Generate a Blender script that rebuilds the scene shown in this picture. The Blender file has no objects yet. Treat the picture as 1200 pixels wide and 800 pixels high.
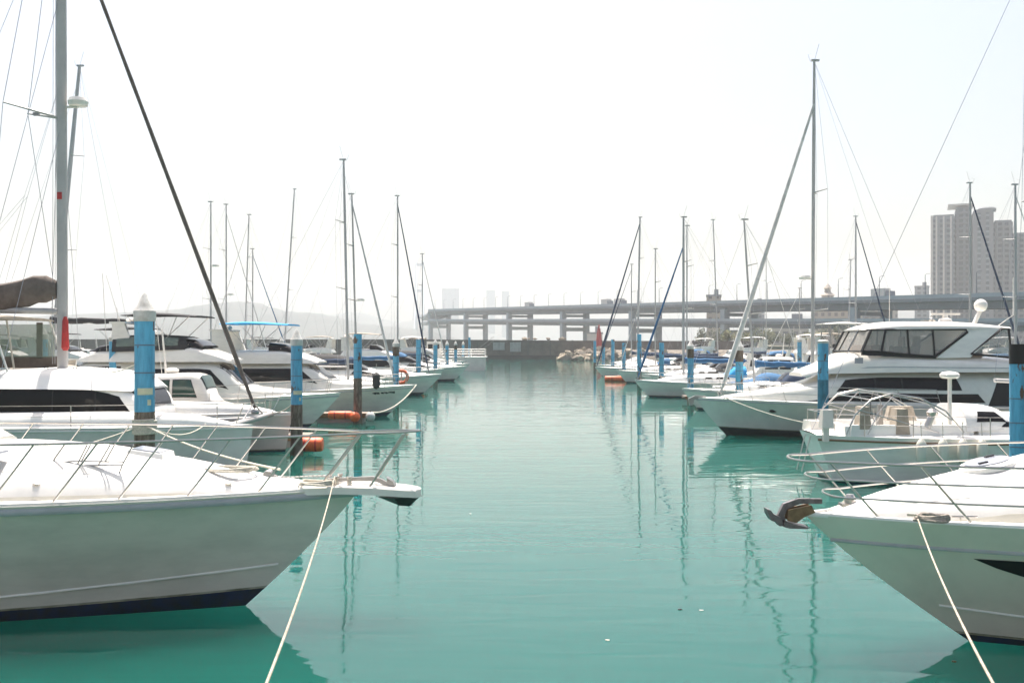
import bpy, math, random
from math import sin, cos, pi, sqrt, radians
from mathutils import Vector, Matrix
random.seed(11)
sc = bpy.context.scene
COL = sc.collection
F = 1167.0
def X(u, y): return (u - 600.0) * y / F
def Z(v, y): return 4.0 - (v - 402.0) * y / F
def lerp(a, b, t): return a + (b - a) * t
def clamp(t, a=0.0, b=1.0): return max(a, min(b, t))

# ------------------------------------------------------------------ materials
MATS = {}
def mat(name, col, rough=0.5, metal=0.0, var=0.0, vscale=3.0, coat=0.0, bump=0.0, bscale=30.0, spec=0.5, stretch=(1, 1, 1), col2=None):
    if name in MATS: return MATS[name]
    m = bpy.data.materials.new(name); m.use_nodes = True
    nt = m.node_tree; N = nt.nodes; L = nt.links
    b = N['Principled BSDF']
    b.inputs['Base Color'].default_value = (*col, 1)
    b.inputs['Roughness'].default_value = rough
    b.inputs['Metallic'].default_value = metal
    b.inputs['Specular IOR Level'].default_value = spec
    if coat: b.inputs['Coat Weight'].default_value = coat; b.inputs['Coat Roughness'].default_value = 0.06
    if var or bump or col2:
        tc = N.new('ShaderNodeTexCoord'); mp = N.new('ShaderNodeMapping')
        mp.inputs['Scale'].default_value = stretch
        L.new(tc.outputs['Object'], mp.inputs['Vector'])
    if var or col2:
        n = N.new('ShaderNodeTexNoise'); n.inputs['Scale'].default_value = vscale; n.inputs['Detail'].default_value = 5
        n.inputs['Roughness'].default_value = 0.65
        L.new(mp.outputs['Vector'], n.inputs['Vector'])
        r = N.new('ShaderNodeValToRGB')
        c2 = col2 if col2 else tuple(c * (1 - var) for c in col)
        r.color_ramp.elements[0].color = (*c2, 1); r.color_ramp.elements[1].color = (*[min(1, c * (1 + (0 if col2 else var * 0.5))) for c in col], 1)
        r.color_ramp.elements[0].position = 0.35; r.color_ramp.elements[1].position = 0.62
        L.new(n.outputs['Fac'], r.inputs['Fac']); L.new(r.outputs['Color'], b.inputs['Base Color'])
    if bump:
        n2 = N.new('ShaderNodeTexNoise'); n2.inputs['Scale'].default_value = bscale; n2.inputs['Detail'].default_value = 4
        L.new(mp.outputs['Vector'], n2.inputs['Vector'])
        bp = N.new('ShaderNodeBump'); bp.inputs['Strength'].default_value = bump; bp.inputs['Distance'].default_value = 0.02
        L.new(n2.outputs['Fac'], bp.inputs['Height']); L.new(bp.outputs['Normal'], b.inputs['Normal'])
    MATS[name] = m
    return m

GEL = mat('white_gelcoat', (0.80, 0.755, 0.69), 0.14, var=0.10, vscale=0.9, coat=0.3, stretch=(1, 1, 3))
GELL = mat('light_grey_gelcoat', (0.74, 0.67, 0.59), 0.13, var=0.10, vscale=0.9, coat=0.3, stretch=(1, 1, 3))
GELC = mat('ivory_gelcoat', (0.76, 0.70, 0.60), 0.13, var=0.08, vscale=1.0, coat=0.3)
GELW = mat('warm_gelcoat', (0.72, 0.70, 0.64), 0.25, var=0.08, vscale=1.2, coat=0.3)
GELG = mat('grey_gelcoat', (0.76, 0.68, 0.62), 0.16, var=0.10, vscale=1.0, coat=0.3)
NONSKID = mat('non_skid', (0.66, 0.64, 0.60), 0.7, var=0.08, vscale=3, bump=0.4, bscale=220)
SCUM = mat('waterline_scum', (0.42, 0.39, 0.30), 0.6, vscale=3, col2=(0.16, 0.15, 0.09), stretch=(1, 1, 4))
DECK = mat('deck_white', (0.80, 0.78, 0.74), 0.45, var=0.06, vscale=2.5, bump=0.15, bscale=120)
CREAM = mat('cream_trim', (0.66, 0.62, 0.53), 0.5, var=0.08, vscale=2)
RUB = mat('rub_strake', (0.42, 0.41, 0.42), 0.35, var=0.1, vscale=4)
NAVY = mat('navy_antifoul', (0.014, 0.020, 0.065), 0.5, vscale=6, col2=(0.022, 0.02, 0.03))
BLACK = mat('black_trim', (0.010, 0.010, 0.011), 0.4, spec=0.3)
GLASS = mat('dark_glass', (0.008, 0.007, 0.008), 0.06, spec=0.2)
GLASSG = mat('green_glass', (0.03, 0.07, 0.055), 0.06, spec=0.5)
STEEL = mat('stainless_steel', (0.52, 0.49, 0.46), 0.28, metal=1.0)
DSTEEL = mat('dull_steel', (0.33, 0.32, 0.31), 0.4, metal=0.8)
WIRE = mat('rigging_wire', (0.34, 0.34, 0.37), 0.4, metal=0.3)
ANCH = mat('anchor_iron', (0.17, 0.15, 0.155), 0.45, metal=0.6, var=0.35, vscale=9)
ALU = mat('mast_aluminium', (0.47, 0.445, 0.425), 0.4, metal=0.0, var=0.12, vscale=0.7)
ALUD = mat('dark_mast_aluminium', (0.46, 0.44, 0.43), 0.4, metal=0.0, var=0.12, vscale=0.7)
JGREY = mat('grey_sailcloth', (0.62, 0.60, 0.57), 0.85, var=0.2, vscale=2)
JBROWN = mat('brown_sailcloth', (0.135, 0.108, 0.092), 0.9, var=0.3, vscale=2.5, bump=0.3, bscale=12)
JNAVY = mat('navy_sailcloth', (0.02, 0.04, 0.085), 0.85, var=0.25, vscale=3)
JBLUE = mat('blue_canvas', (0.02, 0.11, 0.24), 0.8, var=0.25, vscale=3, bump=0.3, bscale=10)
CYAN = mat('bright_blue_canvas', (0.02, 0.30, 0.60), 0.8, var=0.2, vscale=3)
DCANV = mat('charcoal_canvas', (0.035, 0.034, 0.036), 0.9, var=0.3, vscale=3, bump=0.3, bscale=12)
TAN = mat('tan_canvas', (0.36, 0.31, 0.25), 0.9, var=0.2, vscale=3, bump=0.3, bscale=10)
WCANV = mat('white_canvas', (0.68, 0.67, 0.65), 0.85, var=0.12, vscale=2, bump=0.25, bscale=8)
RED = mat('red_paint', (0.50, 0.03, 0.025), 0.5, var=0.2, vscale=5)
REDW = mat('red_beacon_paint', (0.42, 0.03, 0.03), 0.6, var=0.2, vscale=2)
ORANGE = mat('orange_float', (0.80, 0.13, 0.03), 0.5, var=0.2, vscale=6)
WOOD = mat('teak_wood', (0.22, 0.11, 0.05), 0.55, var=0.35, vscale=8, stretch=(1, 8, 8))
DWOOD = mat('weathered_planks', (0.25, 0.21, 0.17), 0.8, var=0.35, vscale=6, stretch=(6, 1, 1), bump=0.3)
ROPE = mat('white_rope', (0.60, 0.55, 0.46), 0.9, var=0.2, vscale=25, bump=0.6, bscale=90)
GROPE2 = mat('worn_rope', (0.50, 0.45, 0.37), 0.95, vscale=14, col2=(0.34, 0.29, 0.22), bump=0.8, bscale=70)
GROPE = mat('grey_rope', (0.36, 0.31, 0.26), 0.9, var=0.3, vscale=30, bump=0.6, bscale=90)
RUBBER = mat('rubber', (0.03, 0.03, 0.03), 0.7)
PBLUE = mat('pile_blue', (0.10, 0.42, 0.62), 0.5, vscale=2.6, col2=(0.06, 0.26, 0.42), stretch=(3, 3, 0.5), bump=0.15, bscale=12)
def chips(m, col, scale, lo):
    nt = m.node_tree; N = nt.nodes; L = nt.links; b = N['Principled BSDF']; src = b.inputs['Base Color'].links[0].from_socket
    tc = N.new('ShaderNodeTexCoord'); mp = N.new('ShaderNodeMapping'); mp.inputs['Scale'].default_value = (1, 1, .45); n = N.new('ShaderNodeTexNoise'); n.inputs['Scale'].default_value = scale; n.inputs['Detail'].default_value = 6
    oi = N.new('ShaderNodeObjectInfo'); ad = N.new('ShaderNodeVectorMath'); ad.operation = 'ADD'
    L.new(tc.outputs['Object'], mp.inputs['Vector']); L.new(mp.outputs['Vector'], ad.inputs[0]); L.new(oi.outputs['Location'], ad.inputs[1]); L.new(ad.outputs[0], n.inputs['Vector'])
    r = N.new('ShaderNodeValToRGB'); r.color_ramp.elements[0].position = lo; r.color_ramp.elements[1].position = lo + .04
    mx = N.new('ShaderNodeMixRGB'); mx.inputs['Color2'].default_value = (*col, 1)
    L.new(n.outputs['Fac'], r.inputs['Fac']); L.new(r.outputs['Color'], mx.inputs['Fac']); L.new(src, mx.inputs['Color1']); L.new(mx.outputs[0], b.inputs['Base Color'])
chips(PBLUE, (0.10, 0.055, 0.035), 4.5, .60)
PBLUE2 = mat('pile_blue_deep', (0.03, 0.17, 0.25), 0.5, var=0.35, vscale=2.5, stretch=(2, 2, 0.8), bump=0.15, bscale=12)
PRUST = mat('pile_rust', (0.16, 0.13, 0.10), 0.85, vscale=4, col2=(0.065, 0.03, 0.018), bump=0.6, bscale=14, stretch=(1, 1, 0.5))
PBARE = mat('pile_bare', (0.24, 0.19, 0.145), 0.85, vscale=4, col2=(0.06, 0.04, 0.028), bump=0.5, bscale=14, stretch=(2, 2, 0.5))
PWHITE = mat('pile_cap_white', (0.62, 0.61, 0.58), 0.6, vscale=4, col2=(0.40, 0.38, 0.34))
PBAND = mat('pile_band', (0.10, 0.16, 0.22), 0.6)
YELL = mat('label_yellow', (0.62, 0.60, 0.42), 0.6, var=0.15, vscale=8)
CONC = mat('breakwater_concrete', (0.15, 0.125, 0.105), 0.9, vscale=0.35, col2=(0.085, 0.07, 0.06), bump=0.5, bscale=3)
CONCL = mat('pale_concrete', (0.42, 0.41, 0.40), 0.9, var=0.2, vscale=0.6)
BRG = mat('bridge_steel', (0.115, 0.135, 0.165), 0.7, var=0.15, vscale=0.12)
BRP = mat('bridge_pier', (0.24, 0.29, 0.34), 0.8, var=0.12, vscale=0.15)
ROCK = mat('pale_boulder', (0.40, 0.33, 0.24), 0.95, vscale=0.9, col2=(0.17, 0.14, 0.11), bump=0.8, bscale=3)
ROCKD = mat('dark_boulder', (0.23, 0.19, 0.15), 0.95, vscale=0.9, col2=(0.09, 0.075, 0.06), bump=0.8, bscale=3)
LEAF = mat('leaf_green', (0.09, 0.11, 0.035), 0.8, vscale=0.8, col2=(0.17, 0.14, 0.05))
LEAFD = mat('leaf_dark', (0.05, 0.075, 0.03), 0.8, vscale=0.5, col2=(0.09, 0.09, 0.045))
BARK = mat('bark', (0.10, 0.075, 0.055), 0.9, var=0.3, vscale=5)
HILLM = mat('hill_forest', (0.04, 0.045, 0.045), 0.95, vscale=0.02, col2=(0.06, 0.062, 0.058))
SKIN_TAN = mat('leather_tan', (0.27, 0.20, 0.15), 0.7, var=0.2, vscale=6)
LAMPGR = mat('hatch_glass', (0.30, 0.31, 0.35), 0.12, spec=0.7)

def thin_glass(name, tint, alpha):
    m = bpy.data.materials.new(name); m.use_nodes = True
    nt = m.node_tree; N = nt.nodes; L = nt.links
    out = N['Material Output']; b = N['Principled BSDF']
    b.inputs['Base Color'].default_value = (*tint, 1); b.inputs['Roughness'].default_value = 0.06
    tr = N.new('ShaderNodeBsdfTransparent'); mx = N.new('ShaderNodeMixShader'); mx.inputs[0].default_value = alpha
    L.new(tr.outputs[0], mx.inputs[1]); L.new(b.outputs[0], mx.inputs[2]); L.new(mx.outputs[0], out.inputs['Surface'])
    return m
CLEAR = thin_glass('clear_vinyl', (0.42, 0.40, 0.36), 0.42)
CLEARG = thin_glass('screen_glass', (0.28, 0.36, 0.30), 0.45)

def facade_mat(name, wall, dark, fw, fh, mortar):
    m = bpy.data.materials.new(name); m.use_nodes = True
    nt = m.node_tree; N = nt.nodes; L = nt.links; b = N['Principled BSDF']; b.inputs['Roughness'].default_value = 0.8
    tc = N.new('ShaderNodeTexCoord'); sp = N.new('ShaderNodeSeparateXYZ'); ad = N.new('ShaderNodeMath'); ad.operation = 'ADD'
    cb = N.new('ShaderNodeCombineXYZ'); br = N.new('ShaderNodeTexBrick')
    L.new(tc.outputs['Object'], sp.inputs[0]); L.new(sp.outputs['X'], ad.inputs[0]); L.new(sp.outputs['Y'], ad.inputs[1])
    L.new(ad.outputs[0], cb.inputs['X']); L.new(sp.outputs['Z'], cb.inputs['Y']); L.new(cb.outputs[0], br.inputs['Vector'])
    br.offset = 0; br.inputs['Scale'].default_value = 1; br.inputs['Brick Width'].default_value = fw; br.inputs['Row Height'].default_value = fh
    br.inputs['Mortar Size'].default_value = mortar; br.inputs['Color1'].default_value = (*dark, 1)
    br.inputs['Color2'].default_value = (*[c * 1.7 for c in dark], 1); br.inputs['Mortar'].default_value = (*wall, 1)
    L.new(br.outputs['Color'], b.inputs['Base Color'])
    return m
FAC_A = facade_mat('tower_facade', (0.20, 0.225, 0.26), (0.05, 0.065, 0.08), 3.4, 2.9, 0.75)
FAC_B = facade_mat('balcony_facade', (0.22, 0.245, 0.28), (0.07, 0.09, 0.10), 9.0, 2.9, 0.62)
FAC_C = facade_mat('office_facade', (0.38, 0.36, 0.33), (0.12, 0.12, 0.13), 4.0, 3.3, 0.9)
FAC_D = facade_mat('beige_facade', (0.40, 0.34, 0.28), (0.13, 0.11, 0.10), 3.0, 3.2, 0.8)
WALLP = mat('pale_render', (0.55, 0.52, 0.49), 0.85, var=0.1, vscale=0.1)
WALLG = mat('grey_render', (0.21, 0.22, 0.24), 0.85, var=0.1, vscale=0.1)

# ------------------------------------------------------------------ mesh builder
class MB:
    def __init__(s): s.v = []; s.f = []; s.m = []
    def grid(s, g, m=0, flip=False, closeu=False):
        n = len(g); k = len(g[0]); o = len(s.v)
        for row in g: s.v.extend([tuple(p) for p in row])
        for i in range(n - 1):
            for j in range(k if closeu else k - 1):
                a = o + i * k + j; b = o + i * k + (j + 1) % k; c = b + k; d = a + k
                s.f.append((d, c, b, a) if flip else (a, b, c, d)); s.m.append(m[i] if isinstance(m, list) else m)
    def poly(s, pts, m=0):
        o = len(s.v); s.v.extend([tuple(p) for p in pts]); s.f.append(tuple(range(o, o + len(pts)))); s.m.append(m)
    def tube(s, path, r, n=6, m=0, caps=True, flat=1.0):
        P = [Vector(p) for p in path]; rings = []; K = len(P)
        up = None
        for i, p in enumerate(P):
            t = (P[min(i + 1, K - 1)] - P[max(i - 1, 0)])
            if t.length < 1e-9: t = Vector((0, 0, 1))
            t.normalize()
            if up is None:
                up = Vector((0, 1, 0)) if abs(t.y) < 0.9 else Vector((1, 0, 0))
            a = (up - t * up.dot(t))
            if a.length < 1e-4: a = Vector((1, 0, 0)) - t * t.x
            a.normalize(); b = t.cross(a); up = a
            rr = r[i] if isinstance(r, (list, tuple)) else r
            rings.append([p + (a * cos(2 * pi * j / n) * flat + b * sin(2 * pi * j / n)) * rr for j in range(n)])
        s.grid(rings, m, closeu=True)
        if caps: s.poly(rings[0][::-1], m); s.poly(rings[-1], m)
    def box(s, c, sz, m=0, rz=0.0, ry=0.0, tx=1.0, ty=1.0):
        hx, hy, hz = sz[0] / 2, sz[1] / 2, sz[2] / 2
        M = Matrix.Translation(Vector(c)) @ Matrix.Rotation(rz, 4, 'Z') @ Matrix.Rotation(ry, 4, 'Y')
        p = []
        for zz, fx, fy in ((-hz, 1, 1), (hz, tx, ty)):
            for xx, yy in ((-hx, -hy), (hx, -hy), (hx, hy), (-hx, hy)): p.append(M @ Vector((xx * fx, yy * fy, zz)))
        o = len(s.v); s.v.extend([tuple(q) for q in p])
        for f in ((3, 2, 1, 0), (4, 5, 6, 7), (0, 1, 5, 4), (1, 2, 6, 5), (2, 3, 7, 6), (3, 0, 4, 7)):
            s.f.append(tuple(o + i for i in f)); s.m.append(m)
    def lathe(s, c, prof, n=16, m=0, axis='z', closed=True):
        rings = []
        for r, h in prof:
            row = []
            for j in range(n):
                a = 2 * pi * j / n; d = (r * cos(a), r * sin(a), h)
                if axis == 'x': d = (h, r * cos(a), r * sin(a))
                if axis == 'y': d = (r * sin(a), h, r * cos(a))
                row.append((c[0] + d[0], c[1] + d[1], c[2] + d[2]))
            rings.append(row)
        s.grid(rings, m, closeu=True)
        if closed: s.poly(rings[0][::-1], m); s.poly(rings[-1], m)
    def ball(s, c, r, n=12, m=0, sq=1.0):
        s.lathe(c, [(max(0.004, r * sin(pi * i / 8)), -r * sq * cos(pi * i / 8)) for i in range(9)], n, m)
    def prism(s, out, y0, y1, m=0):      # outline in x,z ; extruded along y
        a = [(x, y0, z) for x, z in out]; b = [(x, y1, z) for x, z in out]; n = len(out)
        s.poly(a, m); s.poly(b[::-1], m)
        for i in range(n): s.poly([a[i], b[i], b[(i + 1) % n], a[(i + 1) % n]], m)
    def build(s, name, mats, parent=None, smooth=35, fix=True):
        me = bpy.data.meshes.new(name); me.from_pydata(s.v, [], s.f)
        if not isinstance(mats, (list, tuple)): mats = [mats]
        for mm in mats: me.materials.append(mm)
        if len(mats) > 1: me.polygons.foreach_set('material_index', s.m)
        if fix:
            import bmesh
            bm = bmesh.new(); bm.from_mesh(me); bmesh.ops.remove_doubles(bm, verts=bm.verts, dist=0.0004)
            bmesh.ops.recalc_face_normals(bm, faces=bm.faces); bm.to_mesh(me); bm.free()
        if smooth:
            me.polygons.foreach_set('use_smooth', [True] * len(me.polygons)); me.set_sharp_from_angle(angle=radians(smooth))
        me.update()
        o = bpy.data.objects.new(name, me); COL.objects.link(o)
        if parent: o.parent = parent
        return o

def tag(o, label, cat, group=None, kind=None):
    if label: o['label'] = label
    if cat: o['category'] = cat
    if group: o['group'] = group
    if kind: o['kind'] = kind
    return o
def thing(name, label, cat, loc, rz=0.0, group=None):
    o = bpy.data.objects.new(name, None); COL.objects.link(o); o.empty_display_size = 0.3
    o.location = loc; o.rotation_euler = (0, 0, rz); return tag(o, label, cat, group)
def struct(o): o['kind'] = 'structure'; return o
def T(name, m, parent, path, r, n=6, flat=1.0):
    b = MB(); b.tube(path, r, n, flat=flat); return b.build(name, m, parent, fix=False, smooth=60)
def sag(a, b, drop, n=14):
    return [(lerp(a[0], b[0], t), lerp(a[1], b[1], t), lerp(a[2], b[2], t) - drop * 4 * t * (1 - t)) for t in [i / n for i in range(n + 1)]]
def copy_tree(o, parent=None):
    c = o.copy(); COL.objects.link(c)
    if parent: c.parent = parent
    for ch in list(o.children): copy_tree(ch, c)
    return c

# ------------------------------------------------------------------ hull and lofts
class Hull:
    def __init__(s, L, B, zs, zb, rake=1.5, draft=0.5, sm=0.42, tw=0.85, p1=2.4, p0=1.35, wl=0.78, tr=0.2, flare=1.5, boot=0.12, bootb=0.1, low=0.0):
        s.__dict__.update(locals()); s.yo = 0.0
    def zsheer(s, u): return lerp(s.zs, s.zb, u ** 1.6) - s.low * sin(pi * u)
    def full(s, u, p):
        if u > s.sm: return max(0.0, 1 - ((u - s.sm) / (1 - s.sm)) ** p)
        return 1 - (1 - s.tw) * ((s.sm - u) / s.sm) ** 2
    def pt(s, u, h, side=1, inset=0.0, dz=0.0):      # h: -1 keel .. 0 waterline .. 1 sheer
        zt = s.zsheer(u)
        if h >= 0:
            g = lerp(1.0, s.flare, clamp((u - 0.4) / 0.6))
            w0 = s.wl * s.full(u, s.p0); w1 = s.full(u, s.p1)
            hb = lerp(w0, w1, h ** g); z = zt * h
        else:
            hb = s.wl * s.full(u, s.p0) * (1 + h) ** 0.5; z = s.draft * h * (1 - 0.6 * u ** 5)
        xb = s.L / 2 - s.rake * (1 - h) ** 1.15 if h <= 1 else s.L / 2
        xs = -s.L / 2 + s.tr * (1 - h)
        x = lerp(xs, xb, u); y = hb * s.B / 2
        y = max(0.0, y - inset)
        return (x, side * y + s.yo, z + dz)
    def build(s, parent, m, bottom=NAVY, band=None, nu=36, rub=RUB, rubh=0.93, rubr=0.035):
        b = MB()
        us = [1 - (1 - i / nu) ** 1.6 for i in range(nu + 1)]
        hs = [-1, -0.5, 0.0, None, 'S', 0.25, 0.4, 0.55, 0.7, 0.82, 0.92, 1.0]
        hb = lambda u: (s.boot + s.bootb * u ** 3) / s.zsheer(u)
        def H(h, u): return hb(u) if h is None else hb(u) + .035 / s.zsheer(u) if h == 'S' else h
        mi = [1, 1, 1, 2] + [0] * 7
        for side in (1, -1):
            g = [[s.pt(u, H(h, u), side) for u in us] for h in hs]
            b.grid(g, mi, flip=side < 0)
        L0 = [s.pt(0, H(h, 0), 1) for h in hs]; R0 = [s.pt(0, H(h, 0), -1) for h in hs]
        for i in range(len(hs) - 1): b.poly([L0[i], L0[i + 1], R0[i + 1], R0[i]], mi[i])
        o = b.build('hull', [m, bottom, SCUM], parent, smooth=50)
        for side in ((1, -1) if rub else ()):
            T('rub_rail', rub, parent, [Vector(s.pt(u, rubh, side)) + Vector((0, 0.004 * side, 0)) for u in us], rubr, 6)
        return o
    def deck(s, parent, m, camber=0.08, u0=0.0, nu=36, drop=0.0):
        b = MB(); g = []
        for i in range(nu + 1):
            u = u0 + (1 - u0) * (1 - (1 - i / nu) ** 1.6)
            P = s.pt(u, 1.0); row = []
            for k in range(9):
                f = -1 + k / 4
                row.append((P[0], (P[1] - s.yo) * f + s.yo, P[2] - drop + camber * ((P[1] - s.yo) / (s.B / 2)) * (1 - f * f)))
            g.append(row)
        b.grid(g); return b.build('deck', m, parent, smooth=40)
    def uat(s, x):   # station of a sheer position x
        return clamp((x + s.L / 2) / s.L)

def pchip(xs, ys):
    n = len(xs); h = [xs[i + 1] - xs[i] for i in range(n - 1)]; d = [(ys[i + 1] - ys[i]) / h[i] for i in range(n - 1)]
    m = [0] * n; m[0] = d[0]; m[-1] = d[-1]
    for i in range(1, n - 1): m[i] = 0 if d[i - 1] * d[i] <= 0 else 2 * d[i - 1] * d[i] / (d[i - 1] + d[i])
    def f(x):
        x = clamp(x, xs[0], xs[-1]); i = 0
        while i < n - 2 and x > xs[i + 1]: i += 1
        t = (x - xs[i]) / h[i]; t2 = t * t; t3 = t2 * t
        return (2 * t3 - 3 * t2 + 1) * ys[i] + (t3 - 2 * t2 + t) * h[i] * m[i] + (-2 * t3 + 3 * t2) * ys[i + 1] + (t3 - t2) * h[i] * m[i + 1]
    return f
class Sup:      # loft along x: stations (x, half width, z bottom, z top)
    def __init__(s, st, n=5.0, tum=0.1, linear=False):
        st = sorted(st); xs = [a[0] for a in st]; s.x0, s.x1 = xs[0], xs[-1]; s.n = n; s.tum = tum; s.yo = 0.0
        s.hw = pchip(xs, [a[1] for a in st]); s.zb = pchip(xs, [a[2] for a in st]); s.zt = pchip(xs, [a[3] for a in st])
    def P(s, x, a):
        th = (1 - abs(a)) * pi / 2; hw, zb, zt = s.hw(x), s.zb(x), s.zt(x)
        q = max(0.0, sin(th)) ** (2 / s.n); c = max(0.0, cos(th)) ** (2 / s.n)
        return Vector((x, (1 if a >= 0 else -1) * hw * c * (1 - s.tum * q) + s.yo, zb + (zt - zb) * q))
    def nrm(s, x, a):
        e = 0.012; xa = clamp(x - e, s.x0, s.x1); xb = clamp(x + e, s.x0, s.x1)
        d1 = s.P(xb, a) - s.P(xa, a); d2 = s.P(x, min(1, a + e)) - s.P(x, max(-1, a - e))
        n = d1.cross(d2)
        if n.length < 1e-10: return Vector((0, 0, 1))
        n.normalize(); c = s.P(x, a) - Vector((x, s.yo, s.zb(x) - 0.2))
        return n if n.dot(c) > 0 else -n
    def aq(s, q): return 1 - math.asin(clamp(q) ** (s.n / 2)) / (pi / 2)
    def ay(s, f):
        f = clamp(f, -1, 1); th = math.acos(clamp(abs(f)) ** (s.n / 2)); a = 1 - th / (pi / 2)
        return a if f >= 0 else -a
    def body(s, name, m, parent, nx=28, na=28, cap=True):
        b = MB(); g = []
        for i in range(nx + 1):
            x = lerp(s.x0, s.x1, i / nx)
            g.append([s.P(x, math.copysign(abs(t) ** 0.75, t)) for t in [-1 + 2 * j / na for j in range(na + 1)]])
        b.grid(g)
        if cap: b.poly(g[0]); b.poly(g[-1][::-1])
        return b.build(name, m, parent, smooth=40)
    def slab(s, name, m, parent, fn, off, nx=10, ny=4, depth=0.03):
        b = MB(); o = []; inn = []
        for i in range(nx + 1):
            r1 = []; r2 = []
            for j in range(ny + 1):
                x, a = fn(i / nx, j / ny); n = s.nrm(x, a); p = s.P(x, a)
                r1.append(p + n * off); r2.append(p + n * (off - depth))
            o.append(r1); inn.append(r2)
        b.grid(o)
        ring = lambda g: g[0] + [g[i][-1] for i in range(1, nx + 1)] + g[nx][-2::-1] + [g[i][0] for i in range(nx - 1, 0, -1)]
        b.grid([ring(o), ring(inn)], closeu=True)
        return b.build(name, m, parent, smooth=40)
    def side(s, name, m, parent, sd, c, off=0.012, nx=18, ny=6, grow=0.0, depth=0.03):
        # c = (xb0, xb1, xt0, xt1, q0, q1)  q in 0..1 of the local height
        xb0, xb1, xt0, xt1, q0, q1 = c
        if grow:
            xb0 -= grow; xt0 -= grow; xb1 += grow; xt1 += grow
            hh = max(0.1, s.zt((xb0 + xb1) / 2) - s.zb((xb0 + xb1) / 2)); q0 -= grow / hh; q1 += grow / hh
        def fn(r, w): return (clamp(lerp(lerp(xb0, xb1, r), lerp(xt0, xt1, r), w), s.x0, s.x1), sd * s.aq(lerp(q0, q1, w)))
        return s.slab(name, m, parent, fn, off, nx, ny, depth)
    def top(s, name, m, parent, x0, x1, f0, f1, off=0.012, nx=6, ny=8, depth=0.03):
        def fn(r, w): return (lerp(x0, x1, r), s.ay(lerp(f0, f1, w)))
        return s.slab(name, m, parent, fn, off, nx, ny, depth)
    def window(s, parent, sd, c, glass=GLASS, frame=BLACK, fr=0.03):
        f = s.side('window', frame, parent, sd, c, 0.008, grow=fr)
        s.side('pane', glass, f, sd, c, 0.016); return f
    def screen(s, parent, x0, x1, f0, f1, glass=GLASS, frame=BLACK, name='windscreen'):
        f = s.top(name, frame, parent, x0, x1, f0, f1, 0.008)
        dx = (x1 - x0) * 0.06; df = (f1 - f0) * 0.05
        s.top('pane', glass, f, x0 + dx, x1 - dx, f0 + df, f1 - df, 0.016); return f

def cleat(parent, c, m=STEEL, L=0.22, rz=0.0):
    b = MB(); b.tube([(c[0] - L / 2 * cos(rz), c[1] - L / 2 * sin(rz), c[2] + 0.06), (c[0] + L / 2 * cos(rz), c[1] + L / 2 * sin(rz), c[2] + 0.06)], 0.014, 6)
    for k in (-1, 1): b.tube([(c[0] + k * 0.05 * cos(rz), c[1] + k * 0.05 * sin(rz), c[2] - 0.01), (c[0] + k * 0.05 * cos(rz), c[1] + k * 0.05 * sin(rz), c[2] + 0.06)], 0.013, 6)
    return b.build('cleat', m, parent)
def coil(name, label, loc, r, m, turns=4, group=None, seed=1, rr=0.016):
    rnd = random.Random(seed); b = MB(); pts = []
    for i in range(turns * 18):
        a = 2 * pi * i / 18; k = i // 18
        pts.append((r * (1.0 + 0.12 * sin(3 * a + k)) * cos(a) * (1.35 - 0.08 * k) + rnd.uniform(-.008, .008), r * 0.8 * sin(a) * (1 - 0.07 * k), rr + 0.018 * k + 0.01 * sin(2 * a + k)))
    b.tube(pts, rr, 6); o = b.build(name, m, None, fix=False); o.location = loc
    return tag(o, label, 'rope', group)
def rope(label, a, b_, drop, m=ROPE, r=0.018, group='mooring ropes'):
    b = MB(); A = Vector(a); pts = [Vector(p) - A for p in sag(a, b_, drop, 24)]
    b.tube(pts, r, 8); o = b.build('mooring_rope', m, None, fix=False, smooth=60); o.location = A
    return tag(o, label, 'rope', group)
def rail_set(h, parent, x_list, height, lean, inset=0.12, m=STEEL, r=0.017, sides=(1, -1), mids=(), nose=0.0, startx=None, nosez=0.0):
    # posts at sheer positions x, top tube joining them round the bow
    for sd in sides:
        for x in x_list:
            P = Vector(h.pt(h.uat(x), 1.0, sd, inset))
            T('stanchion', m, parent, [P + Vector((0, 0, -0.01)), P + Vector((lean, 0, height))], r * 0.85)
            b = MB(); b.lathe(tuple(P), [(0.035, 0), (0.03, 0.02), (0.018, 0.03)], 8); b.build('stanchion_foot', m, parent)
    for frac, nm in [(1.0, 'top_rail')] + [(f, 'mid_rail') for f in mids]:
        path = []
        xa = startx if startx is not None else min(x_list); xe = max(x_list)
        seq = [lerp(xa, xe, i / 16) for i in range(17)]
        L1 = [Vector(h.pt(h.uat(x), 1.0, 1, inset)) + Vector((lean * frac, 0, height * frac)) for x in seq]
        R1 = [Vector(h.pt(h.uat(x), 1.0, -1, inset)) + Vector((lean * frac, 0, height * frac)) for x in seq]
        e = L1[-1]; tip = max(h.L / 2 + nose - (1 - frac) * .75, e.x + .25)
        arc = []
        for k in range(1, 8):
            a = pi * k / 8
            arc.append(Vector((e.x + (tip - e.x) * sin(a) ** 0.7, e.y * cos(a), e.z + nosez * sin(a))))
        T(nm, m, parent, L1 + arc + R1[::-1], r if frac == 1.0 else r * 0.8)
def lifelines(h, parent, xs, height=0.6, m=STEEL, inset=0.08, r=0.012):
    for sd in (1, -1):
        pts = [Vector(h.pt(h.uat(x), 1.0, sd, inset)) for x in xs]
        for p in pts: T('stanchion', m, parent, [p, p + Vector((0, 0, height))], r)
        for f in (0.55, 1.0): T('lifeline', m, parent, [p + Vector((0, 0, height * f)) for p in pts], 0.006, 4)
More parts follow.
